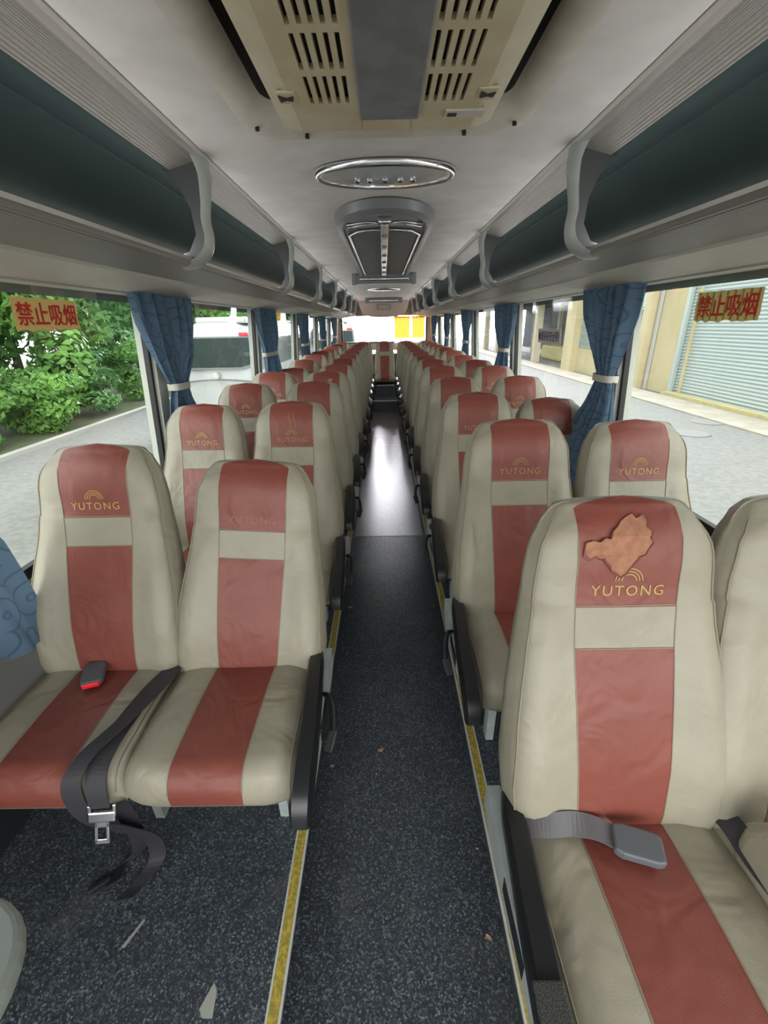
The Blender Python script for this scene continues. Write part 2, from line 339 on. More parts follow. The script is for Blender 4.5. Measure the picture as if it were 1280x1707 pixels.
# floor: sunken aisle between two platforms, steps up at the back
fb = MB()
fb.box((-1.2, Y0, -0.2), (-0.285, Y1, 0)); fb.box((0.285, Y0, -0.2), (1.2, Y1, 0))
fb.box((-0.285, Y0, -0.2), (0.285, 8.6, AZ)); fb.box((-0.285, 8.6, -0.2), (0.285, 9.16, 0.08)); fb.box((-0.285, 9.16, -0.2), (0.285, Y1, 0.30))
fb.box((-.268, 3.15, AZ - .01), (.268, 8.6, AZ + .002), 1)
fo = fb.build('floor', [M['floor'], M['floor_pale']]); fo['kind'] = 'structure'
for k, s in enumerate((-1, 1)):
    b = MB()
    b.box((min(s * .2705, s * .2765), Y0, -.006), (max(s * .2705, s * .2765), 8.6, .0035), 1); b.box((min(s * .301, s * .306), Y0, -.001), (max(s * .301, s * .306), 8.6, .0035), 1)
    b.box((min(s * .277, s * .301), Y0, -.001), (max(s * .277, s * .301), 8.6, .002), 0)
    b.build(f'trim_{k+1}', [M['yellow'], M['edge']])['kind'] = 'structure'
b = MB(); b.box((-.285, 8.58, .082), (.285, 8.66, .092)); b.box((-.285, 9.13, .302), (.285, 9.2, .31)); b.build('trim_3', M['alu'])['kind'] = 'structure'
b = MB()
for y in (6.0, 6.55): b.box((-.2, y, AZ), (.2, y + .02, AZ + .003))
for x in (-.2, .19): b.box((x, 6.0, AZ), (x + .01, 6.57, AZ + .003))
for y in (7.0, 7.6): b.box((-.24, y, AZ), (.24, y + .02, AZ + .003))
b.build('trim_4', M['alu'])['kind'] = 'structure'
PILY = [0.3, 2.30, 4.21, 6.12, 8.05, 10.0, 11.6]
for side, s in (('left', -1), ('right', 1)):
    mir = s < 0
    sheet('wall_' + side, [(1.205, -0.02), (1.16, .02), (1.16, .42), (1.13, .46), (1.13, .60), (1.17, .63), (1.185, .635), (1.15, .66), (1.15, .675), (1.20, .70), (1.24, .70), (1.27, .6), (1.27, -.9)],
          [M['wall'], M['sill'], M['blacksoft']], [2, 2, 0, 0, 0, 0, 1, 1, 1, 1, 1, 1], mirror=mir)
    # roof edge, soffit, luggage rack recess, ceiling edge
    rk = sheet('trim_' + ('5' if mir else '6'), [(1.22, 1.60), (1.125, 1.575), (1.115, 1.562), (1.09, 1.570), (.86, 1.600), (.85, 1.607), (.68, 1.622), (.662, 1.628), (.658, 1.640), (.664, 1.652), (.69, 1.655), (.72, 1.645)],
               [M['cream'], M['fluted'], M['alu']], [0, 0, 0, 0, 0, 1, 1, 1, 2, 1, 0], mirror=mir)
    arc = [(.72, 1.645), (.95, 1.655), (1.03, 1.68), (1.07, 1.73), (1.075, 1.79), (1.045, 1.85), (.98, 1.90), (.90, 1.925), (.856, 1.934), (.853, 1.943), (.846, 1.943), (.843, 1.934), (.76, 1.922), (.70, 1.906), (.695, 1.898), (.60, 1.922), (.592, 1.917), (.578, 1.925), (.575, 1.94)]
    a = sheet('wall_rack_' + side, arc, [M['rackdark'], M['rackwood'], M['alu'], M['fluted']], [0] * 13 + [1] + [3] + [2] * 3, mirror=mir)
    autosmooth(a.data, 45)
    sheet('ceiling_skin_' + side, [(1.27, 1.55), (1.25, 1.75), (1.15, 2.0), (.9, 2.12), (0, 2.18)], M['wall'], mirror=mir)
# window wall: pillars, glass, gasket
def wx(z): return 1.185 - (z - .70) * 0.065      # the glass leans in towards the roof
for side, s in (('left', -1), ('right', 1)):
    for k, yp in enumerate(PILY):
        hw = .045 if k < 6 else .25
        b = MB(); V = []
        for z in (.68, 1.60):
            x = wx(z); V += [(s * (x - .03), yp - hw, z), (s * (x - .03), yp + hw, z), (s * (x + .05), yp + hw, z), (s * (x + .05), yp - hw, z)]
        b.add(V, [(0, 1, 5, 4), (1, 2, 6, 5), (2, 3, 7, 6), (3, 0, 4, 7), (0, 3, 2, 1), (4, 5, 6, 7)])
        o = b.build(f'wall_pillar_{side}', M['pillar'] if k < 6 else M['rearwood']); o['kind'] = 'structure'
    ys = [Y0 - .3] + PILY
    for k in range(len(ys) - 1):
        a = ys[k] + (.045 if k else 0); c = ys[k + 1] - (.045 if k < 6 else .25)
        n = k + 1 + (0 if s < 0 else 7)
        w = empty(f'window_{n}', (s * wx(.7), (a + c) / 2, .70)); w['kind'] = 'structure'
        iv = Matrix.Translation(-w.location)
        def place(mb): mb.V = [tuple(iv @ Vector(v)) for v in mb.V]; return mb
        g = MB(); g.add([(s * wx(.7), a, .7), (s * wx(.7), c, .7), (s * wx(1.59), c, 1.59), (s * wx(1.59), a, 1.59)], [(0, 1, 2, 3)])
        place(g).build('glass', M['glass'], w)
        g = MB(); x = wx(.7)
        def bar(y0_, y1_, z0_, z1_):
            V = []
            for z in (z0_, z1_):
                x = wx(z); V += [(s * (x - .012), y0_, z), (s * (x - .012), y1_, z), (s * (x + .012), y1_, z), (s * (x + .012), y0_, z)]
            g.add(V, [(0, 1, 5, 4), (1, 2, 6, 5), (2, 3, 7, 6), (3, 0, 4, 7), (0, 3, 2, 1), (4, 5, 6, 7)])
        bar(a, c, .69, .728); bar(a, c, 1.565, 1.60); bar(a, a + .022, .7, 1.59); bar(c - .022, c, .7, 1.59)
        place(g).build('window_frame', M['gasket'], w)
# ceiling with an opening for the grille
cb = MB(); CX = [-.575, -.5, -.34, -.17, 0, .17, .34, .5, .575]
def cz(x): return 1.95 - 0.012 * (abs(x) / .575) ** 2
for (ya, yb, xs) in ((Y0, 1.56, CX[:3]), (Y0, 1.56, CX[6:]), (1.56, Y1, CX)):
    n = len(xs); V = [(x, ya, cz(x)) for x in xs] + [(x, yb, cz(x)) for x in xs]
    cb.add(V, [(j, j + 1, n + j + 1, n + j) for j in range(n - 1)])
co = cb.build('ceiling', M['ceiling'], smooth=True); co['kind'] = 'structure'
# rear wall
b = MB(); b.box((-1.25, Y1, -.3), (1.25, Y1 + .1, 1.0)); b.box((-1.25, Y1, 1.0), (-1.06, Y1 + .1, 1.62)); b.box((1.06, Y1, 1.0), (1.25, Y1 + .1, 1.62))
b.box((-1.25, Y1, 1.62), (1.25, Y1 + .1, 2.2))
b.build('wall_rear', M['rearcream'])['kind'] = 'structure'
b = MB(); b.prism([(-.60, 1.94), (.60, 1.94), (.58, 1.86), (.50, 1.66), (.30, 1.60), (0, 1.585), (-.30, 1.60), (-.50, 1.66), (-.58, 1.86)], 'y', 11.35, 11.89)
b.box((-.14, 11.33, 1.74), (.14, 11.36, 1.755), 1); b.box((-.14, 11.33, 1.84), (.14, 11.36, 1.85), 1); b.box((-.16, 11.335, 1.74), (-.14, 11.355, 1.85), 1); b.box((.14, 11.335, 1.74), (.16, 11.355, 1.85), 1)
b.build('trim_7', [M['rearcream'], M['hatchgrey']])['kind'] = 'structure'
w = empty('window_15', (0, Y1 + .05, 1.0)); w['kind'] = 'structure'
MB().add([(-1.06, 0, 0), (1.06, 0, 0), (1.06, 0, .62), (-1.06, 0, .62)], [(0, 1, 2, 3)]).build('glass', M['glass'], w)
b = MB(); b.box((-1.06, -.06, 0), (1.06, -.03, .03)); b.box((-1.06, -.06, 0), (-1.03, -.03, .62)); b.box((1.03, -.06, 0), (1.06, -.03, .62)); b.build('window_frame', M['gasket'], w)
b = MB(); b.box((-1.13, 9.95, .7), (1.13, Y1, .86)); b.build('trim_8', M['rearwood'])['kind'] = 'structure'
b = MB(); b.box((-1.25, Y0 - .35, -.3), (1.25, Y0 - .3, .35)); b.build('wall_front', M['wall'])['kind'] = 'structure'
# ================================================================== SEATS
# local frame: origin on the floor under the back-rest line; the seat faces -Y
ZB, ZT, REC = .43, 1.115, .262
ZS = [.43, .50, .56, .70, .80, .88, .95, 1.03, 1.08, 1.115]
WS = [.208, .221, .226, .216, .200, .186, .180, .172, .152, .128]
def w_at(z): return interp(z, ZS, WS)
def fwd(z): return interp(z, [.43, .50, .60, .72, .84, .92, 1.0, 1.07, 1.115], [.050, .066, .070, .056, .036, .036, .044, .040, .012])
def stripe(z): return interp(z, [.43, .60, .80, 1.115], [.084, .092, .098, .100])
def yc(z): return REC * (z - .47)
def front_y(x, z):
    w = w_at(z); u = min(abs(x) / w, 1.0)
    bol = interp(z, [.43, .6, .8, .92, 1.115], [.016, .026, .018, .004, 0.0])
    t = .035
    return yc(z) - fwd(z) + t - t * (1 - u ** 5) ** .2 - bol * math.exp(-((u - .80) / .20) ** 2) + (.010 if z > .9 else .004) * u * u
levels = list(np.linspace(.43, .56, 5)) + list(np.linspace(.59, .82, 8)) + [.825, .86, .90, .905] + list(np.linspace(.94, 1.06, 6)) + [1.085, 1.103, 1.115]
def back_mesh():
    V = []; rows = []
    sidefr = [1.0, .965, .90, .80, .70, .60]          # fractions from edge to stripe
    for z in levels:
        w = w_at(z); s = stripe(z); xs = []
        for f in [1.0, .975, .93, .86, .78, .70, .62]:
            xs.append(max(f * w, s + .001))
        # keep monotone to the stripe edge
        xs = [w] + [s + (w - s) * f for f in (.95, .85, .70, .50, .28, .10)] + [s]
        cols = [(-x, None) for x in xs] + [(-s + 2 * s * k / 8, None) for k in range(1, 8)] + [(x, None) for x in reversed(xs)]
        row = [(x, front_y(x, z), z) for x, _ in cols]
        # sides + back
        th = interp(z, [.43, .6, .85, 1.0, 1.08, 1.115], [.135, .135, .115, .105, .085, .050])
        yb = yc(z) - fwd(z) + th
        sd = []
        for k in range(1, 5):
            a = k / 5; sd.append((w + .006 * math.sin(PI * a), front_y(w, z) + (yb - .03 - front_y(w, z)) * a, z))
        bk = [(w * math.cos(PI / 2 * 0) * .985, yb - .018, z), (w * .93, yb, z), (w * .5, yb + .008, z), (0, yb + .010, z), (-w * .5, yb + .008, z), (-w * .93, yb, z), (-w * .985, yb - .018, z)]
        row += sd + bk + [(-x, y, zz) for x, y, zz in reversed(sd)]
        rows.append(row)
    # dome rows over the top
    top = rows[-1]; cx = 0; cy = sum(p[1] for p in top) / len(top)
    for f, dz in ((.86, .008), (.62, .013), (.3, .016)):
        rows.append([(p[0] * (1 - (1 - f) * .55), cy + (p[1] - cy) * f, p[2] + dz) for p in top])
    # crown the top edge a little
    rows = [[(x, y, z + (.010 * (1 - (x / .2) ** 2) if z > 1.05 else 0) * min(1, max(0, (z - 1.05) / .05))) for x, y, z in r] for r in rows]
    n = len(rows[0]); m = len(rows); zl = levels + [1.12, 1.13, 1.14]
    for r in rows: V += r
    main, head, low = [], [], []
    for k in range(m - 1):
        for j in range(n):
            f = (k * n + j, k * n + (j + 1) % n, (k + 1) * n + (j + 1) % n, (k + 1) * n + j)
            mid = (zl[k] + zl[k + 1]) / 2; isstripe = 7 <= j < 15
            if isstripe and mid > .902: head.append(f)
            elif isstripe and mid < .823: low.append(f)
            else: main.append(f)
    # close over the top: quads across the last ring
    last = (m - 1) * n
    c = len(V); lr = rows[-1]; V.append((0, cy, lr[0][2] + .012))
    for j in range(n):
        f = (last + j, last + (j + 1) % n, c); (head if 7 <= j < 15 else main).append(f)
    main.append(tuple(range(n))[::-1])
    def sub(faces, name, m_):
        used = sorted({i for f in faces for i in f}); mp = {a: b for b, a in enumerate(used)}
        return mdata(name, [V[i] for i in used], [tuple(mp[i] for i in f) for f in faces], m_, smooth=True)
    return sub(main, 'backrest', M['beige']), sub(head, 'headrest_panel', M['red']), sub(low, 'centre_panel', M['red'])
def rel(me):   # back-rest meshes keep their pivot at z = .45
    for v in me.vertices:
        z = warp(v.co.z); v.co.y += REC * (z - v.co.z); v.co.z = z - .45
    me.update(); return me
def warp(z): return interp(z, [.43, .82, .905, .95, 1.05, 1.155], [.43, .825, .915, .963, 1.038, 1.113])
BACK, HEAD, LOW = [rel(m) for m in back_mesh()]
def piping_mesh():
    b = MB()
    for s in (-1, 1):
        pts = [(s * (w_at(z) * .972), front_y(w_at(z) * .972, z) - .0015, z) for z in levels[1:-1]]
        b.tube(pts, .0022, n=6)
        pts = [(s * (stripe(z) + .0005), front_y(stripe(z), z) - .0004, z) for z in levels[:-1]]
        b.tube(pts, .0014, n=5)
    for z in (.9035, .8235):
        b.tube([(x, front_y(x, z) - .0004, z) for x in np.linspace(-stripe(z), stripe(z), 9)], .0014, n=5)
    return rel(b.data('piping', M['piping'], True))
PIPE = piping_mesh()
def onback(u, v, lift=.0016):      # u across, v height -> point on the head panel
    z = warp(v); return (u, front_y(u, v) - lift + REC * (z - v), z - .45)
def onb(u, zt, lift=.0016): return onback(u, interp(zt, [.43, .825, .915, .963, 1.038, 1.113], [.43, .82, .905, .95, 1.05, 1.155]), lift + max(0, zt - 1.02) * .16)
def logo_mesh(m_, name='logo', dx=0, arcs=True):
    V, Fc = text_mesh('YUTONG', .0300, .0, 1.20)
    b = MB(); b.add([onb(x + dx, y + .943) for x, y, z in V], Fc)
    for r in ((.0265, .0205, .0145) if arcs else ()):
        P = []
        for k in range(15):
            t = PI * (.02 + .96 * k / 14)
            P.append((math.cos(t), math.sin(t)))
        Vv = []
        for c, s_ in P: Vv += [onb(dx + c * (r - .0010), .963 + s_ * (r - .0010)), onb(dx + c * (r + .0010), .963 + s_ * (r + .0010))]
        b.add(Vv, [(2 * k, 2 * k + 1, 2 * k + 3, 2 * k + 2) for k in range(14)])
    return b.data(name, m_)
LOGO = {k: logo_mesh(M[k]) for k in ('gold', 'halfgold', 'faint')}
LOGO['noarc'] = logo_mesh(M['halfgold'], arcs=False)
# cushion: loft along the depth
def cushion_meshes():
    NY = 16; rows = []; V = []
    prof = []   # (y, ztop) going from the rear over the top, round the nose and back underneath
    for k in range(11):
        y = .03 - .43 * k / 10; z = .462 + .010 * math.sin(PI * k / 10) + .012 * (k / 10)
        prof.append((y, z))
    nose = []
    for k in range(1, 9):
        a = PI * .5 * k / 8; nose.append((-.40 - .072 * math.sin(a), .474 - .065 * (1 - math.cos(a))))
    prof += nose + [(-.470, .385), (-.455, .362), (-.43, .352), (-.2, .350), (.03, .352)]
    hw = .211; s = .088
    xs = [hw, hw * .99, hw * .95, hw * .88, .16, .13, .105, s]
    cols = [-x for x in xs] + [-s + 2 * s * k / 6 for k in range(1, 6)] + list(reversed(xs)); n = len(cols)
    for (y, z) in prof:
        r = []
        for x in cols:
            u = abs(x) / hw; drop = .040 * (1 - (1 - min(u, 1) ** 7) ** (1 / 3.0)) if z > .40 else 0
            side = .009 * math.exp(-((u - .72) / .2) ** 2) if z > .44 else 0
            sh = 1.0 if z > .4 else .985
            xx = x * sh * (1 - .03 * max(0, -y - .3))
            fr = .030 * max(0, u - .6) ** 2 / .16 if y < -.3 else 0   # rounded front corners
            r.append((xx, y + fr, z - drop + side))
        rows.append(r)
    for r in rows: V += r
    main, red = [], []; m = len(rows)
    for k in range(m - 1):
        for j in range(n - 1):
            f = (k * n + j, (k + 1) * n + j, (k + 1) * n + j + 1, k * n + j + 1)
            (red if 7 <= j < 13 and k < 19 else main).append(f)
    # side closure
    half = 10
    for side in (0, n - 1):
        ring = [k * n + side for k in range(m)]; f = tuple(ring) if side == 0 else tuple(ring[::-1]); main.append(f)
    main.append(tuple(range(n))); 
    def sub(faces, name, m_):
        used = sorted({i for f in faces for i in f}); mp = {a: b for b, a in enumerate(used)}
        return autosmooth(mdata(name, [V[i] for i in used], [tuple(mp[i] for i in f) for f in faces], m_), 60)
    b = MB()
    for x in (-s, s, -hw * .93, hw * .93):
        pts = []
        for k in range(0, 18):
            y, z = prof[k]; u = abs(x) / hw; drop = .040 * (1 - (1 - min(u, 1) ** 7) ** (1 / 3.0)); side = .009 * math.exp(-((u - .72) / .2) ** 2) if z > .44 else 0
            fr = .030 * max(0, u - .6) ** 2 / .16 if y < -.3 else 0
            pts.append((x * (1 - .03 * max(0, -y - .3)), y + fr - (.0006 if k > 12 else 0), z - drop + side + .0006))
        b.tube(pts, .0016, n=5)
    out = [sub(main, 'cushion', M['beige']), sub(red, 'centre_panel', M['red']), b.data('piping', M['piping'], True)]
    for me in out: me.transform(Matrix.Diagonal((1, .895, 1, 1)))
    return out
CUSH, CRED, CPIPE = cushion_meshes()
# frame parts
def part_meshes():
    P = {}
    b = MB(); b.box((-.205, -.34, .315), (.205, .02, .352), c=.004); b.box((-.19, .0, .30), (.19, .06, .47), c=.004); P['seat_frame'] = b.data('seat_frame', M['blacksoft'])
    b = MB(); b.prism([(-.215, .345), (-.165, .345), (-.160, .0), (-.20, .0)], 'x', -.014, .014); P['front_leg'] = b.data('leg', M['greymetal'])
    b = MB(); b.prism([(-.03, .345), (.01, .345), (.03, .0), (-.02, .0)], 'x', -.018, .018); P['rear_leg'] = b.data('leg', M['greymetal'])
    for nm, s in (('L', 1), ('R', -1)):      # aisle on +x for the seats left of the aisle
        # side plate
        b = MB(); b.prism([(.03, .470), (.03, .41), (-.02, .385), (-.20, .392), (-.40, .412), (-.45, .43), (-.40, .455), (-.20, .466)], 'x', s * .222, s * .253)
        P['side_plate' + nm] = b.data('side_plate', M['greymetal'])
        # arm rest: lies low beside the cushion, nose bent down
        pts = smoothcurve([(s * .212, .0, .480), (s * .220, -.10, .492), (s * .229, -.22, .492), (s * .234, -.34, .478), (s * .234, -.42, .455), (s * .233, -.455, .430), (s * .233, -.470, .395)], 5)
        b = MB(); V = []; n = len(pts)
        sec = [(-1, -.7), (-.8, -1), (.8, -1), (1, -.7), (1, .5), (.7, 1), (-.7, 1), (-1, .5)]
        for k, p in enumerate(pts):
            d = (pts[min(k + 1, n - 1)] - pts[max(k - 1, 0)]).normalized(); sx = Vector((1, 0, 0)); up = sx.cross(d).normalized()
            if up.z < 0 and k < n / 2: up = -up
            if k >= n / 2 and up.dot(prev) < 0: up = -up
            prev = up; th = interp(k / (n - 1), [0, .15, .6, 1], [.018, .026, .030, .020]); wd = interp(k / (n - 1), [0, .1, .8, 1], [.016, .023, .026, .023])
            for a, c in sec: V.append(tuple(p + sx * a * wd + up * c * th))
        Fc = [(k * 8 + j, k * 8 + (j + 1) % 8, k * 8 + 8 + (j + 1) % 8, k * 8 + 8 + j) for k in range(n - 1) for j in range(8)]
        Fc += [tuple(range(8)), tuple((n - 1) * 8 + j for j in range(8))]
        b.add(V, Fc); P['armrest' + nm] = autosmooth(b.data('armrest', M['black']), 50)
        b = MB(); b.tube(smoothcurve([(s * .25, -.16, .462), (s * .268, -.175, .470), (s * .280, -.21, .452), (s * .284, -.25, .425)], 4), .0085, n=8)
        P['lever' + nm] = autosmooth(b.data('recline_lever', M['black']), 50)
        b = MB(); b.box((s * .25 - .004, -.27, .41), (s * .25 + .006 * s + .003, -.14, .452), c=.003); P['mount' + nm] = b.data('lever_mount', M['black'])
        b = MB(); b.box((-.013, -.055, -.006), (.013, .0, .006), c=.004); me = b.data('lever_grip', M['blacksoft'])
        me.transform(Matrix.Translation((s * .285, -.247, .428)) @ Matrix.Rotation(-s * .35, 4, 'Z') @ Matrix.Rotation(.75, 4, 'X')); P['grip' + nm] = me
    return P
PM = part_meshes()
WORDS = ['front', 'second', 'third', 'fourth', 'fifth', 'sixth', 'seventh', 'eighth', 'ninth', 'tenth', 'eleventh', 'twelfth']
def seat(x, y, aisle=None, rec=0.0, logo='gold', label='', group=None, z=0.0, dz=0.0, yaw=0.0, legs=True, detail=True, turn=0.0, roll=0.0, lever=True):
    """aisle: 'L' (aisle on +x), 'R' (aisle on -x) or None"""
    r = empty('coach_seat', (x, y, z), turn); tag(r, label, 'seat', group)
    br = ob('backrest', BACK, r, (0, 0, .45 + dz), (rec, roll, yaw))
    ob('headrest_panel', HEAD, br); ob('centre_panel', LOW, br)
    if logo: ob('logo', LOGO[logo], br)
    if detail: ob('piping', PIPE, br)
    cu = ob('cushion', CUSH, r); ob('centre_panel', CRED, cu)
    if detail: ob('piping', CPIPE, cu)
    ob('seat_frame', PM['seat_frame'], r)
    if legs:
        for xx in ((.12,) if aisle is None else ((.10,) if aisle == 'L' else (-.10,))):
            ob('leg', PM['front_leg'], r, (xx, 0, 0)); ob('leg', PM['rear_leg'], r, (xx, 0, 0))
    if aisle:
        ob('side_plate', PM['side_plate' + aisle], r); ob('armrest', PM['armrest' + aisle], r)
        ob('lever_mount', PM['mount' + aisle], r)
        if lever: lv = ob('recline_lever', PM['lever' + aisle], r); ob('lever_grip', PM['grip' + aisle], lv)
    return r
LY = [1.12, 1.94, 2.67, 3.37, 4.10, 4.83, 5.56, 6.29, 7.02, 7.75, 8.48]
RY = [.65, 1.39, 2.13, 2.87, 3.60, 4.33, 5.06, 5.79, 6.52, 7.25, 7.97, 8.68]
base = 'beige and red-brown vinyl coach seat'
special = {('LA', 0): ('beige and red-brown front seat with faded dark lettering, left of the aisle by the armrest', 'faint'),
           ('LW', 0): ('beige and red-brown front seat by the left window, red buckle lying on its cushion', 'gold'),
           ('LA', 1): ('aisle seat behind the faded-logo front seat, two scratches above its emblem', 'halfgold'),
           ('LW', 1): ('left window seat behind the front one, level with the first pillar and its tied curtain', 'gold'),
           ('RA', 0): ('nearest right aisle seat, its red-brown head panel peeled beside the emblem', 'gold'),
           ('RW', 0): ('right window seat beside the peeled one, cut off by the photo edge', 'gold'),
           ('RA', 1): ('right aisle seat directly behind the peeled seat, scuffed bolster', 'halfgold'),
           ('RW', 1): ('right window seat just behind the peeled seat, grey yard ground beside its headrest', 'gold'),
           ('RA', 2): ('third right aisle seat, half-rubbed lettering and no arcs left', 'noarc'),
           ('RW', 2): ('brownish right window seat half hidden by the tied blue curtain', 'faint')}
for side, ys, s in (('L', LY, -1), ('R', RY, 1)):
    for k, y in enumerate(ys):
        for pos in ('A', 'W'):
            x = s * (.452 if pos == 'A' else .868)
            key = (side + pos, k); x = .838 if key == ('RW', 0) else x; sd = 'left' if s < 0 else 'right'
            lab, lg = special.get(key, (f'beige and red-brown {"aisle" if pos == "A" else "window"} seat in the {WORDS[k]} row of the {sd} block', 'gold' if k < 6 else 'faint'))
            rec = random.uniform(-.02, .02); dz = random.uniform(-.008, .008); yaw = random.uniform(-.02, .02); roll = 0
            if key == ('LA', 0): rec = -.02; dz = -.045; roll = .07
            if key == ('LW', 0): rec = .0; dz = .01; yaw = .0
            if key[0][0] == 'R' and k == 0: rec = 0; dz = 0; yaw = 0
            if key == ('RW', 2): rec = -.20; lg = 'faint'
            if key == ('LW', 4): rec = -.16
            seat(x, y, aisle=(side if pos == 'A' else None), rec=rec, logo=lg, dz=dz, yaw=yaw, roll=roll,
                 label=lab, group=f'seats {sd} of the aisle', legs=True, detail=k < 7, lever=key != ('RA', 0))
            bk = [c for c in bpy.context.scene.objects if c.parent and c.parent.get('label') == lab and c.name.startswith('backrest')][0] if k in (1, 3) and pos == 'A' else None
            if key == ('LA', 1):
                b = MB()
                for u0 in (-.006, .016):
                    Z = np.linspace(.995, 1.062, 9); b.add([onb(u0 + .004 * math.sin(z * 90 + u0 * 300) + q, z, .0022) for z in Z for q in (-.0009, .0009)], [(2 * i, 2 * i + 1, 2 * i + 3, 2 * i + 2) for i in range(8)])
                b.build('scratch', M['halfgold'], bk)
            if key == ('RA', 1):
                b = MB()
                for u0, za, zb in ((-.150, .66, .80), (-.158, .70, .77)):
                    Z = np.linspace(za, zb, 9); b.add([onback(u0 - (z - za) * .16 + q, z, .0025) for z in Z for q in (-.0010, .0010)], [(2 * i, 2 * i + 1, 2 * i + 3, 2 * i + 2) for i in range(8)])
                b.build('scuff_mark', M['piping'], bk)
            if key == ('LA', 3):
                b = MB(); P_ = [(.030 + .018 * math.cos(t) * (1 + .3 * math.sin(3 * t)), 1.040 + .026 * math.sin(t) * (1 + .2 * math.cos(2 * t))) for t in np.linspace(0, 2 * PI, 14)[:-1]]
                b.add([onb(.030, 1.040, .004)] + [onb(u, z, .004) for u, z in P_], [(0, 1 + i, 1 + (i + 1) % 13) for i in range(13)]); b.build('peeled_patch', M['peel'], bk)
            if key == ('RA', 0):
                peel_parent = [o for o in bpy.data.objects if o.name.startswith('backrest')][-1]
for k, x in enumerate((-.88, -.445, 0, .445, .88)):
    seat(x, 9.70, rec=-.02, logo='faint', label=f'rear bench seat {["against the left wall", "left of the middle one", "in the middle, facing the aisle", "right of the middle one", "against the right wall, under the orange curtains"][k]}',
         group='seats of the rear bench', detail=False, dz=0)
for o in bpy.data.objects:
    if o.name.startswith('backrest') and o.parent and o.parent.get('label', '').startswith('nearest right aisle'): peel_parent = o
# peeled patch
pc = (-.014, 1.005); out = []
shape = [(-.088, .012), (-.086, .034), (-.072, .040), (-.060, .036), (-.050, .047), (-.040, .044), (-.036, .060), (-.026, .068), (-.018, .080), (-.006, .088), (.006, .094), (.012, .084), (.024, .090), (.032, .078), (.028, .068), (.036, .058), (.031, .046), (.038, .034), (.030, .020), (.026, .004), (.014, .000), (.006, -.012), (-.002, -.026), (-.010, -.046), (-.018, -.052), (-.026, -.042), (-.036, -.036), (-.040, -.020), (-.046, -.014), (-.050, -.004), (-.060, -.006), (-.068, .000), (-.076, -.008), (-.084, .002)]
from mathutils.geometry import tessellate_polygon
pc = (0.0, 1.014)
shape = [(a, c * .76) for a, c in shape]; n = len(shape)
b = MB(); P2 = [Vector((a, c, 0)) for a, c in shape]
tris = tessellate_polygon([P2])
def addtri(t, d):
    a, b_, c = t
    if d == 0:
        b.add([onb(pc[0] + q.x, pc[1] + q.y, .0024 + .0008 * math.sin(q.x * 190) * math.cos(q.y * 170)) for q in t], [(0, 1, 2), ]); return
    ab, bc, ca = (a + b_) / 2, (b_ + c) / 2, (c + a) / 2
    for tt in ((a, ab, ca), (ab, b_, bc), (ca, bc, c), (ab, bc, ca)): addtri(tt, d - 1)
for t in tris: addtri([P2[k] for k in t], 3)
V = []
for k, (a, c) in enumerate(shape):
    rr = random.uniform(1.02, 1.10); V += [onb(pc[0] + a, pc[1] + c, .0024), onb(pc[0] + a * rr, pc[1] + .03 + (c - .03) * rr, .0046)]
b.add(V, [(2 * k, 2 * ((k + 1) % n), 2 * ((k + 1) % n) + 1, 2 * k + 1) for k in range(n)], 1)
o = b.build('peeled_patch', [M['peel'], M['redbrown']], peel_parent); o['label'] = 'bare orange-brown patch of peeled vinyl'
# ================================================================== BELTS
def zc(y): return .47
g = empty('seat_belt', (-.66, 1.1, .45)); tag(g, 'long black seat belt hanging between the two front left seats down to the floor', 'seat belt', 'seat belts')
iv = -Vector((-.66, 1.1, .45))
def relv(pts): return [Vector(p) + iv for p in pts]
b = MB()
b.ribbon(relv(smoothcurve([(-.672, 1.07, .478), (-.690, .98, .488), (-.700, .86, .494), (-.705, .78, .492), (-.705, .725, .475), (-.702, .700, .44), (-.700, .690, .395)], 5)), [Vector((1, .10 * math.sin(k * .3), .10 * math.cos(k * .22))) for k in range(31)], .048, .003)
b.build('webbing', M['belt'], g, smooth=False)
b = MB(); b.ribbon(relv(smoothcurve([(-.665, 1.05, .482), (-.675, .93, .498), (-.705, .82, .505), (-.735, .75, .502), (-.752, .70, .47), (-.750, .69, .40), (-.735, .70, .33), (-.715, .74, .24), (-.69, .79, .12), (-.69, .79, .03), (-.72, .74, .006), (-.745, .70, .005)], 5)), [Vector((1, .1, .12)) for k in range(56)], .047, .003)
b.build('webbing', M['belt'], g)
b = MB(); b.ribbon(relv(smoothcurve([(-.70, .74, .36), (-.71, .77, .2), (-.74, .80, .06), (-.775, .80, .012), (-.80, .77, .006), (-.79, .73, .02), (-.82, .72, .008)], 5)), (1, .5, .2), .040, .003)
b.build('webbing', M['belt'], g)
b = MB(); b.box((-.028, -.008, 0), (.028, .008, .012), c=.003); b.build('anchor', M['blacksoft'], g, loc=Vector((-.83, .735, .002)) + iv, rot=(0, 0, .6))
tg = MB()
tg.box((-.030, -.004, -.012), (.030, .004, .008), c=.003); tg.box((-.031, -.003, -.002), (-.023, .003, .020), c=.002); tg.box((.023, -.003, -.002), (.031, .003, .020), c=.002)
tg.box((-.016, -.002, -.050), (-.009, .002, -.010), c=.001); tg.box((.009, -.002, -.050), (.016, .002, -.010), c=.001); tg.box((-.016, -.002, -.053), (.016, .002, -.044), c=.001); tg.box((-.016, -.002, -.022), (.016, .002, -.010), c=.001)
tg.build('belt_tongue', M['chrome'], g, loc=Vector((-.700, .688, .372)) + iv, rot=(-.25, .12, .15)).scale = (1, 1, 1.4)
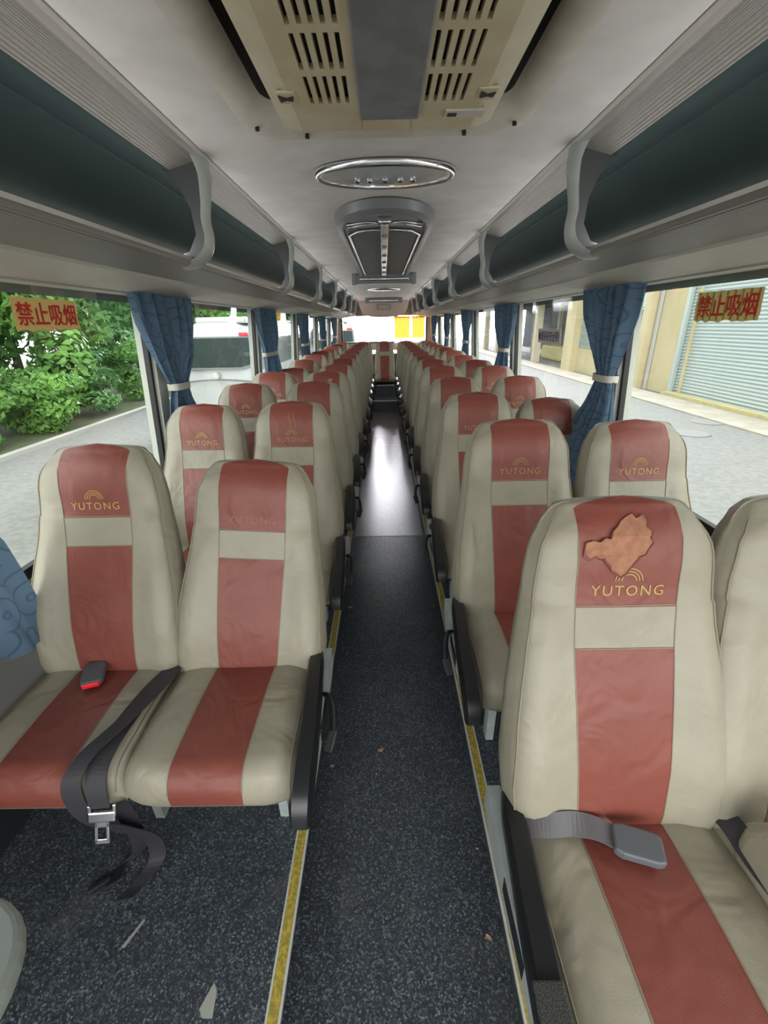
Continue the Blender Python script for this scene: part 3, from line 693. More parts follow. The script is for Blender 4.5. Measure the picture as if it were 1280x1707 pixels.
def buckle(name, loc, rot, label, red, belt_pts, wdir, mt, mb_, group='seat belts'):
    r = empty(name, loc); tag(r, label, 'seat belt', group)
    q = empty_rot = Matrix.Rotation(rot[2], 4, 'Z') @ Matrix.Rotation(rot[1], 4, 'Y') @ Matrix.Rotation(rot[0], 4, 'X')
    b = MB(); b.prism([(-.024, -.045), (.024, -.045), (.029, -.03), (.030, .03), (.024, .045), (-.024, .045), (-.030, .03), (-.029, -.03)], 'z', 0, .020)
    me = b.data('buckle', mt); o = ob('buckle', me, r, (0, 0, 0), rot)
    md = o.modifiers.new('bevel', 'BEVEL'); md.width = .005; md.segments = 3; md.limit_method = 'ANGLE'
    if red: MB().box((-.022, -.050, .003), (.022, -.036, .0175), c=.002).build('release_button', M['redplastic'], o)
    b = MB(); b.ribbon([Vector(p) - Vector(loc) for p in smoothcurve(belt_pts, 5)], wdir, .044, .003); b.build('webbing', mb_, r)
    return r
buckle('seat_belt', (-.885, 1.02, .487), (.05, 0, .35), 'short belt and buckle with red button on the front left window cushion', True,
       [(-.87, 1.06, .495), (-.90, 1.10, .498), (-.96, 1.125, .488), (-1.05, 1.14, .482)], [Vector((.6, 1, 0)) * 1 for _ in range(16)], M['bucklegrey'], M['belt'])
buckle('seat_belt', (.455, .535, .492), (.05, -.05, 1.28), 'short grey belt with grey buckle lying on the nearest right seat cushion', False,
       [(.42, .548, .502), (.385, .565, .506), (.345, .575, .502), (.30, .570, .507), (.262, .572, .505), (.232, .580, .49)],
       [Vector((.25, 1, .15 + .7 * math.exp(-((k - 12) / 4) ** 2))) for k in range(26)], M['bucklegrey'], M['beltgrey'])
b = MB(); b.box((-.006, -.018, 0), (.006, .018, .008), c=.002); o = b.build('belt_tongue', M['chrome'], None, loc=(.422, .583, .488), rot=(0, 0, .6)); tag(o, 'small metal belt tongue lying behind the grey buckle on the right', 'belt tongue')
# two belt ends between the nearest right seats
g = empty('seat_belt', (.66, .62, .47)); tag(g, 'black belt webbing squeezed between the two nearest right seats', 'seat belt', 'seat belts')
b = MB(); b.ribbon(smoothcurve([(-.01, .02, .02), (.0, -.05, .032), (.0, -.12, .03), (.015, -.22, .02), (.02, -.33, .0)], 5), [Vector((1, 0, .5 - .03 * k)) for k in range(21)], .044, .003); b.build('webbing', M['belt'], g)
# belts seen in the gap of the second left row
g = empty('seat_belt', (-.66, 1.86, .47)); tag(g, 'black belt crossing the cushion gap of the second left row', 'seat belt', 'seat belts')
b = MB(); b.ribbon(smoothcurve([(-.03, .03, .02), (.02, -.02, .035), (.05, -.12, .030), (.0, -.25, .035)], 5), (1, .3, .2), .044, .003); b.build('webbing', M['belt'], g)
g = empty('seat_belt', (.22, 2.11, .46)); tag(g, 'black belt bulging out beside the third right aisle seat', 'seat belt', 'seat belts')
b = MB(); b.ribbon(smoothcurve([(.06, .0, .02), (.02, -.03, .035), (-.0, -.06, .025), (.02, -.10, .0)], 5), (1, .3, .2), .044, .003); b.build('webbing', M['belt'], g)
# worn grip on the nearest right arm rest
o = MB().box((-.024, -.055, -.004), (.024, .055, .004), c=.003).build('grip_pad', M['mesh'], None, loc=(.214, .285, .512), rot=(.12, 0, 0)); tag(o, 'perforated black pad on the nose of the nearest right armrest', 'grip pad')
# ================================================================== CURTAINS
def curtain(s, rows, nf, label, group, x0=1.075, amp=.022, cloth='cloth', tie=None, seed=0, cat='curtain'):
    """rows: list of (z, y_low, y_high, depth); smooth-interpolated"""
    X_ = [(r[4] if len(r) > 4 else 0) for r in rows][::-1]; zs = [r[0] for r in rows][::-1]; nz = 40; nu = 90; V = []; Fc = []; UV = []
    A = [r[1] for r in rows][::-1]; B = [r[2] for r in rows][::-1]; D = [r[3] for r in rows][::-1]
    rg = random.Random(seed); ph = rg.random() * 6
    for i in range(nz + 1):
        z = rows[0][0] + (rows[-1][0] - rows[0][0]) * i / nz
        a, c, d = interp(z, zs, A), interp(z, zs, B), interp(z, zs, D)
        for j in range(nu + 1):
            u = j / nu
            f = math.sin(u * nf * 2 * PI + ph + .6 * math.sin(z * 7)) + .45 * math.sin(u * nf * 4.3 * PI + z * 2 + ph) + .25 * math.sin(u * nf * 7.1 * PI + z * 9)
            V.append((s * (x0 - .01 - interp(z, zs, X_) + d * f * 1.15), a + (c - a) * (u + .012 * math.sin(u * nf * 4 * PI + 1)), z + .006 * math.sin(u * 9) * (i / nz)))
            UV.append((u * .75, z))
    for i in range(nz):
        for j in range(nu): p = i * (nu + 1) + j; Fc.append((p, p + 1, p + nu + 2, p + nu + 1))
    # base at the pillar
    oy = (rows[0][1] + rows[0][2]) / 2; org = Vector((s * x0, oy, rows[-1][0]))
    r = empty('curtain' , org); tag(r, label, cat, group)
    me = mdata('cloth', [tuple(Vector(v) - org) for v in V], Fc, M[cloth], smooth=True, uvs=UV); ob('cloth', me, r)
    if tie:
        z, ya, yb = tie; b = MB(); pts = []
        n = 20; hx = .040; yc_ = (ya + yb) / 2; hy = (yb - ya) / 2 + .006; V = []
        for k in range(n):
            t = 2 * PI * k / n; c_, s_ = math.cos(t), math.sin(t)
            px = hx * (abs(c_) ** .7) * (1 if c_ > 0 else -1); py = hy * (abs(s_) ** .7) * (1 if s_ > 0 else -1)
            V += [(s * (x0 - .01) + px - org.x, yc_ + py - org.y, z - .016 - org.z), (s * (x0 - .01) + px - org.x, yc_ + py - org.y, z + .016 - org.z)]
        b.add(V, [(2 * k, 2 * ((k + 1) % n), 2 * ((k + 1) % n) + 1, 2 * k + 1) for k in range(n)])
        b.build('tie_band', M['tie'], r, smooth=True)
    return r
cg = 'blue curtains tied back at the window pillars'
curtain(-1, [(1.56, -.1, .42, .02), (1.3, .0, .75, .016), (1.16, .20, .98, .014), (.9, .30, 1.08, .016), (.58, .45, 1.115, .014)], 3, 'light blue curtain with circle pattern spreading over the left edge by the front seat', cg, seed=1, x0=1.065)
curtain(-1, [(1.575, 2.05, 2.62, .022), (1.45, 2.08, 2.60, .022), (1.3, 2.17, 2.55, .018), (1.16, 2.27, 2.42, .012), (1.08, 2.22, 2.44, .014), (.9, 2.15, 2.60, .018), (.70, 2.10, 2.70, .02)], 5, 'blue curtain tied with a pale band at the first left window pillar', cg, tie=(1.16, 2.27, 2.42), seed=2)
curtain(1, [(1.575, 2.07, 2.60, .022), (1.45, 2.07, 2.56, .022), (1.3, 2.12, 2.46, .018), (1.17, 2.17, 2.34, .012), (1.05, 2.08, 2.36, .016, .03), (.9, 1.95, 2.40, .022, .09), (.66, 1.85, 2.42, .026, .16)], 5, 'blue curtain tied at the first right window pillar, flaring wide over a seat', cg, tie=(1.17, 2.17, 2.34), seed=3)
nm = ['second', 'third', 'fourth', 'fifth']
for s, sd in ((-1, 'left'), (1, 'right')):
    for k, yp in enumerate([4.12, 6.12, 8.05, 10.0]):
        w_ = .62 if s < 0 else .50; t0, t1 = (.02, .46) if s < 0 else (.02, .24)
        curtain(s, [(1.575, yp - .12, yp + w_, .022), (1.4, yp - .10, yp + w_ - .03, .02), (1.2, yp + t0, yp + t1, .014), (1.05, yp - .02, yp + t1 + .12, .016), (.70, yp - .08, yp + w_ + .05, .02)],
                5, f'blue curtain at the {nm[k]} {sd} window pillar from the front', cg, tie=(1.2, yp + t0, yp + t1), seed=10 + k + (5 if s > 0 else 0))
curtain(1, [(1.575, 3.15, 3.42, .014), (1.0, 3.10, 3.45, .014)], 3, '', cg) if False else None
# curtain rails
for s, sd in ((-1, 'left'), (1, 'right')):
    b = MB(); b.tube([(s * 1.08, Y0, 1.572), (s * 1.08, 11.3, 1.572)], .007, n=6)
    tag(b.build('curtain_rail', M['alu']), f'thin metal curtain rail under the {sd} luggage rack soffit', 'curtain rail')
# orange rear curtains
def rear_curtain(xa, xb, label, nf, seed):
    nz, nu = 24, 50; V = []; Fc = []; UV = []; rg = random.Random(seed); ph = rg.random() * 6
    for i in range(nz + 1):
        z = 1.60 - (.62) * i / nz
        for j in range(nu + 1):
            u = j / nu; pinch = 1 - .10 * math.sin(PI * i / nz)
            V.append(((xa + (xb - xa) * (.5 + (u - .5) * pinch)), 11.80 + .018 * math.sin(u * nf * 2 * PI + ph + i * .04), z)); UV.append((u, z))
    for i in range(nz):
        for j in range(nu): p = i * (nu + 1) + j; Fc.append((p, p + 1, p + nu + 2, p + nu + 1))
    I = [1 if (k // nu) > 18 else 0 for k in range(len(Fc))]
    o = ob('curtain', mdata('curtain', V, Fc, [M['orangecloth'], M['lace']], I, True)); tag(o, label, 'curtain', 'orange curtains at the rear window')
rear_curtain(.24, .64, 'wide orange curtain over the rear window, nearer its middle', 4, 4)
rear_curtain(.68, 1.0, 'narrow orange curtain at the right corner of the rear window', 3, 5)
# ================================================================== OVERHEAD
# luggage rack brackets
def bracket(s, y, label):
    r = empty('rack_bracket', (s * .64, y, 1.64)); tag(r, label, 'rack bracket', 'luggage rack brackets')
    # centre line in (x, z), half width in y
    cl = smoothcurve([(.592, 0, .285), (.585, 0, .24), (.592, 0, .18), (.602, 0, .12), (.598, 0, .07), (.612, 0, .025), (.655, 0, -.006), (.70, 0, -.012)], 5)
    n = len(cl); V = []
    for k, p in enumerate(cl):
        t = k / (n - 1); hw = interp(t, [0, .12, .35, .6, .8, 1], [.075, .050, .034, .036, .048, .060]); th = interp(t, [0, .3, .7, 1], [.03, .020, .020, .018])
        d = (cl[min(k + 1, n - 1)] - cl[max(k - 1, 0)]).normalized(); nrm = Vector((d.z, 0, -d.x))
        if nrm.x > 0: nrm = -nrm
        for a, c in ((-1, -.5), (-.8, .3), (-.35, .95), (0, 1.05), (.35, .95), (.8, .3), (1, -.5), (.5, -1), (-.5, -1)):
            q = p + nrm * c * th * .6; V.append((s * (q.x - .64), a * hw, q.z))
    m = 9
    Fc = [(k * m + j, k * m + (j + 1) % m, k * m + m + (j + 1) % m, k * m + m + j) for k in range(n - 1) for j in range(m)] + [tuple(range(m)), tuple((n - 1) * m + j for j in range(m))]
    me = autosmooth(mdata('arm', V, Fc, M['bracket']), 50); ob('arm', me, r)
    b = MB()    # web plate running back into the rack
    pl = [(.60, .28), (.70, .262), (.72, .262), (.67, .21), (.645, .15), (.64, .08), (.67, .03), (.72, .015), (.70, .006), (.62, .02), (.605, .08), (.61, .14), (.60, .2)]
    b.prism([(s * (x - .64), z) for x, z in pl], 'y', -.010, .010); b.build('web_plate', M['bracketdark'], r)
BYL = [-.1 + .28, 1.75, 3.22, 4.66, 6.12, 7.6, 9.05, 10.5]; 
ordw = ['', 'nearest', 'second', 'third', 'fourth', 'fifth', 'sixth', 'seventh', 'eighth']
for s, sd in ((-1, 'left'), (1, 'right')):
    off = 0 if s < 0 else -.05
    for k, y in enumerate(BYL[1:]):
        yy = y + (off if k == 0 else (off - .06 if s > 0 else 0))
        bracket(s, yy, f'S-curved grey bracket on the {sd} luggage rack, {ordw[k+1]} one')
# return-air grille above
g = empty('return_air_grille', (0, .4, 1.86)); tag(g, 'yellowed plastic air grille with slots and grey centre panel on the ceiling overhead', 'air grille')
gz = 0.0
cov = MB()
def yl(y): return y - .4
for s in (-1, 1):
    # x columns from centre panel edge to the outer rim, slots in 4 bays
    x_in = .058; slots = [.078 + .0185 * k for k in range(5)]; sw = .0085
    bays = [(1.085, 1.20), (.95, 1.065), (.815, .93), (.65, .79), (.45, .62), (.2, .4)]
    edges = [x_in]
    for q in slots: edges += [q, q + sw]
    edges += [.20, .245]
    ye = sorted({v for b_ in bays for v in b_} | {-.6, 1.34})
    for i in range(len(edges) - 1):
        for j in range(len(ye) - 1):
            ismid = any(abs(edges[i] - q) < 1e-6 for q in slots) and any(abs(ye[j] - b_[0]) < 1e-6 for b_ in bays)
            z0 = .0 if edges[i] < .19 else 0.0
            x0_, x1_ = edges[i], edges[i + 1]; y0_, y1_ = ye[j], ye[j + 1]
            if ismid:
                for (aa, bb) in (((x0_, y0_), (x0_, y1_)), ((x1_, y0_), (x1_, y1_)), ((x0_, y0_), (x1_, y0_)), ((x0_, y1_), (x1_, y1_))):
                    cov.add([(s * aa[0], yl(aa[1]), 0), (s * bb[0], yl(bb[1]), 0), (s * bb[0], yl(bb[1]), .012), (s * aa[0], yl(aa[1]), .012)], [(0, 1, 2, 3)])
            else:
                za = 0 if x0_ < .21 else 0; zb = .0 if x1_ < .21 else .012
                cov.add([(s * x0_, yl(y0_), za), (s * x1_, yl(y0_), zb), (s * x1_, yl(y1_), zb), (s * x0_, yl(y1_), za)], [(0, 1, 2, 3)])
    # rim going up, tapered front corner
    cov.add([(s * .245, yl(-.6), .012), (s * .245, yl(1.34), .012), (s * .247, yl(1.34), .03), (s * .247, yl(-.6), .03)], [(0, 1, 2, 3)])
    cov.add([(s * x_in, yl(1.34), 0), (s * .20, yl(1.34), 0), (s * .245, yl(1.34), .012), (s * .235, yl(1.355), .06), (s * x_in, yl(1.355), .06)], [(0, 1, 2, 3, 4)])
cov.build('grille_cover', M['acbeige'], g)
b = MB(); b.box((-.060, yl(-.6), -.004), (.072, yl(1.275), .02), c=.004); b.build('centre_panel', M['acgrey'], g)
b = MB(); b.box((-.09, yl(1.272), .001), (.09, yl(1.35), .03), c=.004); b.build('end_strip', M['acbeige'], g)
b = MB(); b.box((-.235, yl(-.6), .014), (.235, yl(1.33), .016)); b.build('filter_backing', M['acdark'], g)
for s in (-1, 1):
    b = MB(); b.box((s * .205 - .02, yl(1.14), -.002), (s * .205 + .02, yl(1.19), .003), c=.002)
    b.prism([(s * .205 + a, yl(c)) for a, c in ((-.015, 1.15), (0, 1.163), (.015, 1.155), (.012, 1.175), (0, 1.17), (-.014, 1.178))], 'z', -.004, -.001, 1)
    b.build('latch', [M['acbeige'], M['acdark']], g)
b = MB(); b.box((.13, yl(1.235), -.0035), (.215, yl(1.27), .001)); b.box((.135, yl(1.245), -.0045), (.155, yl(1.262), -.003), 1); b.build('label_plate', [M['surround'], M['acdark']], g)
# moulded surround
def rrect(hx, ya, yb, r, n=6):
    P = [(-hx, ya)]
    for k in range(n + 1): t = PI - PI / 2 * k / n; P.append((-hx + r + r * math.cos(t), yb - r + r * math.sin(t)))
    for k in range(n + 1): t = PI / 2 - PI / 2 * k / n; P.append((hx - r + r * math.cos(t), yb - r + r * math.sin(t)))
    P.append((hx, ya)); return P
rings = [(rrect(.392, Y0, 1.62, .12), 1.946), (rrect(.385, Y0, 1.61, .12), 1.928), (rrect(.355, Y0, 1.575, .12), 1.922), (rrect(.335, Y0, 1.52, .10), 1.932), (rrect(.315, Y0, 1.46, .08), 1.94), (rrect(.308, Y0, 1.44, .07), 1.95), (rrect(.304, Y0, 1.43, .06), 1.99), (rrect(.30, Y0, 1.42, .05), 2.0)]
V = []; n = len(rings[0][0])
for P, z in rings: V += [(x, y, min(z, 2.0)) for x, y in P]
Fc = [(k * n + j, k * n + j + 1, (k + 1) * n + j + 1, (k + 1) * n + j) for k in range(len(rings) - 1) for j in range(n - 1)]
Fc.append(tuple((len(rings) - 1) * n + j for j in range(n)))
b = MB(); b.V = V; b.F = Fc; b.I = [1 if k >= 5 * (n - 1) else 0 for k in range(len(Fc))]
for x, y in ((-.345, 1.5), (.345, 1.5), (-.22, 1.56), (.22, 1.56)): b.tube([(x, y, 1.915), (x, y, 1.93)], .006, 1, n=8)
o = b.data('grille_surround', [M['surround'], M['acdark']]); autosmooth(o, 50); o = ob('grille_surround', o); tag(o, 'grey moulded frame around the ceiling air grille, screws at its corners', 'grille frame')
# oval lamps
def oval_lamp(y, label, hx=.262, hy=.148):
    g = empty('ceiling_lamp', (0, y, 1.945)); tag(g, label, 'ceiling lamp', 'oval ceiling lamps')
    def rng_(f, z): return [(hx * f * math.cos(2 * PI * k / 48), hy * f * math.sin(2 * PI * k / 48), z) for k in range(48)]
    R_ = [rng_(1.0, 0), rng_(.99, -.016), rng_(.95, -.022), rng_(.90, -.018)]
    V = sum(R_, []); Fc = [(k * 48 + j, k * 48 + (j + 1) % 48, k * 48 + 48 + (j + 1) % 48, k * 48 + 48 + j) for k in range(3) for j in range(48)]
    ob('lamp_rim', mdata('lamp_rim', V, Fc, M['chrome'], smooth=True), g)
    R_ = [rng_(.905, -.018), rng_(.7, -.028), rng_(.4, -.034), rng_(.1, -.036)]
    V = sum(R_, []); Fc = [(k * 48 + j, k * 48 + (j + 1) % 48, k * 48 + 48 + (j + 1) % 48, k * 48 + 48 + j) for k in range(3) for j in range(48)] + [tuple(3 * 48 + j for j in range(48))]
    ob('lens', mdata('lens', V, Fc, M['lens'], smooth=True), g)
    for x in (-.1, -.055, 0, .055, .1):
        b = MB(); b.tube([(x, -.035, -.040), (x, -.035, -.030)], .010, n=12); b.tube([(x, -.035, -.042), (x, -.035, -.038)], .0065, 1, n=10); b.build('reading_bulb', [M['chrome'], M['acdark']], g)
    b = MB(); b.box((-.05, .055, -.034), (.05, .085, -.026), c=.003); b.build('switch_bar', M['chrome'], g)
oval_lamp(1.985, 'oval chrome-rimmed ceiling lamp nearest the air grille')
oval_lamp(7.8, 'oval ceiling lamp far down the ceiling, behind the long panel')
# long decorative ceiling duct panel
g = empty('ceiling_hatch', (0, 2.4, 1.945)); tag(g, 'long grey ceiling hatch with arched end, mesh panel and chrome strips', 'ceiling hatch')
def arch(hx, ya, yb, rise, n=14):
    P = [(hx, yb), (hx, ya + rise)]
    for k in range(n + 1):
        t = k / n; x = hx * math.cos(PI * t); P.append((x, ya + rise - rise * math.sin(PI * t) ** .8 if 0 < t < 1 else ya + rise))
    P += [(-hx, ya + rise), (-hx, yb)]; return P
rg_ = [(arch(.272, 2.34 - 2.4, 5.35 - 2.4, .55), 0), (arch(.262, 2.36 - 2.4, 5.35 - 2.4, .55), -.035), (arch(.235, 2.42 - 2.4, 5.33 - 2.4, .50), -.045), (arch(.225, 2.45 - 2.4, 5.32 - 2.4, .47), -.022)]
V = []; n = len(rg_[0][0])
for P, z in rg_: V += [(x, y, z) for x, y in P]
ob('hatch_frame', autosmooth(mdata('hatch_frame', V, [(k * n + j, k * n + (j + 1) % n, (k + 1) * n + (j + 1) % n, (k + 1) * n + j) for k in range(3) for j in range(n)], M['hatchgrey']), 50), g)
P = arch(.226, .05, 2.93, .47); ob('arched_plate', mdata('arched_plate', [(x, y, -.022) for x, y in P], [tuple(range(len(P)))], M['hatchgrey']), g)
b = MB(); b.prism([(-.195, .62), (-.15, .52), (0, .49), (.15, .52), (.195, .62), (.185, 2.85), (-.185, 2.85)], 'z', -.034, -.023); b.build('mesh_panel', M['hatchmesh'], g)
for s in (-1, 1):
    b = MB(); b.tube([(0, .478, -.03), (s * .15, .508, -.034), (s * .205, .62, -.034), (s * .197, 2.88, -.034)], .008, n=8); b.build('chrome_edging', M['chrome'], g, smooth=True)
b = MB(); b.box((-.022, .30, -.046), (.022, 2.85, -.034), c=.004)
b.build('centre_strip', M['chrome'], g)
for k in range(6):
    b = MB(); b.box((-.018, .62 + .38 * k, -.054), (.018, .72 + .38 * k, -.045), c=.006); b.build('strip_stud', M['chrome'], g)
b = MB()
for s in (-1, 1):
    b.tube([(s * .02, .33, -.026), (s * .10, .30, -.028), (s * .20, .36, -.026)], .006, n=6); b.tube([(s * .02, .37, -.026), (s * .12, .37, -.028), (s * .2, .43, -.026)], .005, n=6)
b.tube([(0, .20, -.024), (0, .21, -.034)], .035, n=14); b.build('wing_emblem', M['chrome'], g, smooth=True)
for (y, lab, hx) in ((5.55, 'dark grey ceiling bar with rounded ends behind the long hatch', .34), (10.4, 'bright ceiling bar just before the rear bulkhead', .38)):
    b = MB(); b.box((-hx, y - .07, 1.845), (hx, y + .05, 1.95), c=.02); b.box((-hx + .07, y - .095, 1.87), (hx - .07, y - .065, 1.90), 1, c=.01); b.box((-hx - .012, y - .08, 1.835), (-hx + .035, y + .03, 1.95), c=.008); b.box((hx - .035, y - .08, 1.835), (hx + .012, y + .03, 1.95), c=.008)
    tag(b.build('ceiling_bar', [M['hatchgrey'], M['chrome']]), lab, 'ceiling bar')
# ================================================================== STICKERS on the glass
def sticker(s, ya, yb, za, zb, txt, paper, ink, label, size, off, stripes=False, torn=True):
    yc_, zc_ = (ya + yb) / 2, (za + zb) / 2; xg = wx(zc_) - .004
    r = empty('window_sticker', (s * xg, yc_, zc_)); tag(r, label, 'sticker', 'notices stuck on the windows')
    tilt = math.atan(.065) * s
    hw, hh = abs(yb - ya) / 2, abs(zb - za) / 2
    # local: u runs to the reader's right
    def P(u, v, lift): return (-s * lift - s * (-0.0) - s * v * .065, (u if s < 0 else -u), v)
    out = []
    rg = random.Random(int(ya * 100)); n = 14
    for k in range(n): out.append((-hw + 2 * hw * k / n, -hh + (rg.uniform(-.006, .004) if torn else 0)))
    for k in range(4): out.append((hw + (rg.uniform(-.004, .003) if torn else 0), -hh + 2 * hh * k / 4))
    for k in range(n): out.append((hw - 2 * hw * k / n, hh + (rg.uniform(-.002, .001) if torn else 0)))
    for k in range(4): out.append((-hw + (rg.uniform(-.004, .003) if torn else 0), hh - 2 * hh * k / 4))
    b = MB(); b.add([P(u, v, .0) for u, v in out], [tuple(range(len(out)))])
    b.build('paper', paper, r)
    if stripes:
        b = MB()
        for k in range(9):
            u = -hw + (k + .5) * 2 * hw / 9; b.add([P(u - .006, -hh * .95, .0006), (P(u + .004, -hh * .95, .0006)), P(u + .006, hh * .95, .0006), P(u - .004, hh * .95, .0006)], [(0, 1, 2, 3)])
        b.build('stripes', M['yellow'], r)
    V, Fc = text_mesh(txt, size, 0, 1.0)
    xs = [v[0] for v in V]; yy = [v[1] for v in V]; cx, cy = (min(xs) + max(xs)) / 2, (min(yy) + max(yy)) / 2
    fx = (2 * hw * .90) / (max(xs) - min(xs)); fy = (2 * hh * .70) / (max(yy) - min(yy))
    b = MB(); q = size * off * 9
    for k, (du, dv) in enumerate(((-q, 0), (q, 0), (0, q), (0, -q), (0, 0))): b.add([P((v[0] - cx) * fx + du, (v[1] - cy) * fy + dv, .0014 + .0002 * k) for v in V], Fc)
    b.build('lettering', ink, r)
sticker(-1, 1.465, 1.775, 1.432, 1.527, '禁止吸烟', M['paper_y'], M['ink_red'], 'yellow no-smoking notice with red Chinese characters on the front left window', .09, .0016)
sticker(1, 1.79, 1.482, 1.42, 1.515, '禁止吸烟', M['paper_o'], M['ink_red'], 'striped no-smoking notice with red Chinese characters on the front right window', .09, .0016, stripes=True)
sticker(1, 3.57, 3.12, 1.285, 1.38, '●请系好安全带!', M['paper_w'], M['ink_dark'], 'white seat-belt notice in dark Chinese characters on the second right window', .09, .0012, torn=False)
# ================================================================== CABIN ODDS AND ENDS
b = MB(); pr = []
for k in range(25):
    t = 2 * PI * k / 24; pr.append((math.cos(t), math.sin(t)))
V = []; 
def sup(t, a, c, p=.62): x = math.cos(t); y = math.sin(t); return (a * abs(x) ** p * (1 if x > 0 else -1), c * abs(y) ** p * (1 if y > 0 else -1))
b = MB(); poly = [sup(2 * PI * k / 40, .125, .165) for k in range(40)]
b.prism(poly, 'z', -.02, .0); o = b.build('padded_shelf', M['slab'], None, loc=(-.480, .108, .905), rot=(0, 0, -.12))
md = o.modifiers.new('bevel', 'BEVEL'); md.width = .007; md.segments = 3; md.limit_method = 'ANGLE'
tag(o, 'pale grey-green plastic table edge with rounded rim at the lower left corner', 'table')
b = MB(); b.prism([sup(2 * PI * k / 24, .05, .05, 1) for k in range(24)], 'z', 0, .885); b.build('table_post', M['slab'], o, loc=(-.05, -.06, -.905))
b = MB(); V = []
b.prism([(-.20, -.45), (.02, -.45), (.045, -.30), (.055, .0), (.05, .10), (.02, .145), (-.04, .16), (-.20, .16)], 'x', 0, .12)
o = b.build('armrest_pad', M['beige'], None, loc=(.645, .495, .45)); md = o.modifiers.new('bevel', 'BEVEL'); md.width = .025; md.segments = 4; md.limit_method = 'ANGLE'
tag(o, 'out of focus beige padded armrest end at the lower right edge', 'armrest')
# wall arm-rest by the front left window seat
b = MB(); b.prism([(.35, .40), (.35, .60), (1.0, .615), (1.10, .60), (1.145, .56), (1.16, .47), (1.15, .42)], 'x', -1.14, -1.065)
o = b.build('wall_armrest', M['wall']); md = o.modifiers.new('bevel', 'BEVEL'); md.width = .02; md.segments = 4; md.limit_method = 'ANGLE'
tag(o, 'dark grey rounded ledge along the wall beside the front left window seat', 'wall ledge')
def leaf(x, y, z, r, rot, label, m_='dryleaf', elong=1.7):
    V = []; n = 10
    for k in range(n):
        t = 2 * PI * k / n; rr = r * (1 + .12 * math.sin(3 * t + rot)); V.append((rr * elong * math.cos(t), rr * math.sin(t) * (1 - .35 * abs(math.cos(t))), .002 + .003 * math.cos(2 * t + rot)))
    V.append((0, 0, .0015)); o = ob('fallen_leaf' if m_ == 'dryleaf' else 'litter_scrap', mdata('leaf', V, [(k, (k + 1) % n, n) for k in range(n)], M[m_], smooth=True), None, (x, y, z + .001), (0, 0, rot))
    tag(o, label, 'leaf' if m_ == 'dryleaf' else 'litter', 'litter on the bus floor')
leaf(-.053, 1.242, AZ, .0085, .4, 'largest dry leaf on the aisle floor, level with the front left cushion')
leaf(-.257 + .02, 1.176, AZ, .006, .2, 'small dry leaf lying in the aisle near the white side plate')
leaf(-.07, 1.14, AZ, .004, .9, 'tiny dry leaf just below the largest one in the aisle', elong=1.1)
leaf(.254, .882, AZ, .004, -.2, 'small dry leaf by the right aisle edge next to the peeled seat')
leaf(.243, .657, AZ, .0065, 2.2, 'dry leaf nearest the camera by the right aisle edge')
leaf(-.24, 2.20, AZ, .010, .1, 'white paper scrap by the left aisle edge at the second row', 'scrap', 1.3)
leaf(.245, 2.85, AZ, .008, .1, 'white crumpled scrap by the right aisle edge, third row', 'scrap', 1.3)
leaf(.25, 2.2, AZ, .006, .5, 'tiny white crumb by the right aisle edge, second row', 'scrap', 1.2)
b = MB(); b.add([(-.448, .475, .002), (-.425, .475, .002), (-.43, .52, .002), (-.442, .535, .002), (-.46, .49, .002)], [(0, 1, 2, 3, 4)])
tag(b.build('litter_scrap', M['scrap']), 'pointed pale scrap at the bottom of the left floor', 'litter', 'litter on the bus floor')
b = MB(); b.add([(-.70, .60, .002), (-.69, .60, .002), (-.665, .655, .002), (-.67, .66, .002)], [(0, 1, 2, 3)])
tag(b.build('litter_scrap', M['scrap']), 'thin pale sliver on the left floor beside the grey table', 'litter', 'litter on the bus floor')
# ================================================================== OUTSIDE
GZ = -1.25
b = MB(); b.add([(-60, -30, GZ), (60, -30, GZ), (60, 90, GZ), (-60, 90, GZ)], [(0, 1, 2, 3)]); b.build('ground', M['asphalt'])['kind'] = 'structure'
b = MB(); b.box((-8.75, -20, GZ), (-8.55, 60, GZ + .10)); tag(b.build('kerb', M['kerb']), 'grey concrete kerb between the yard and the shrubs on the left', 'kerb')
b = MB(); b.add([(-30, -20, GZ + .03), (-8.7, -20, GZ + .03), (-8.7, 60, GZ + .03), (-30, 60, GZ + .03)], [(0, 1, 2, 3)]); b.build('verge_ground', M['soil'])['kind'] = 'structure'
b = MB(); b.box((9.2, -10, GZ), (10.5, 60, GZ + .04)); tag(b.build('pavement', M['concrete']), 'pale concrete apron in front of the cream building', 'pavement')
# foliage
def leaves(n, centers, radii, size, seed, up=.3):
    rg = np.random.default_rng(seed); centers = np.array(centers, float); radii = np.array(radii, float)
    ci = rg.integers(0, len(centers), n); d = rg.normal(size=(n, 3)); d /= np.linalg.norm(d, axis=1)[:, None]
    rad = rg.uniform(.55, 1.0, n) ** .6
    P = centers[ci] + d * radii[ci] * rad[:, None]
    nrm = d + rg.normal(size=(n, 3)) * .6 + np.array([0, 0, up]); nrm /= np.linalg.norm(nrm, axis=1)[:, None]
    t = np.cross(nrm, rg.normal(size=(n, 3))); t /= np.linalg.norm(t, axis=1)[:, None]; bt = np.cross(nrm, t)
    sz = size * rg.uniform(.6, 1.4, n)[:, None]
    V = np.stack([P - t * sz, P + bt * sz * .45 - t * .1 * sz, P + t * sz, P - bt * sz * .45 - t * .1 * sz], 1).reshape(-1, 3)
    V = V[V[:, 2].reshape(-1, 4).min(1).repeat(4) > GZ + .01]
    k = len(V) // 4; return V, np.arange(k * 4).reshape(k, 4)
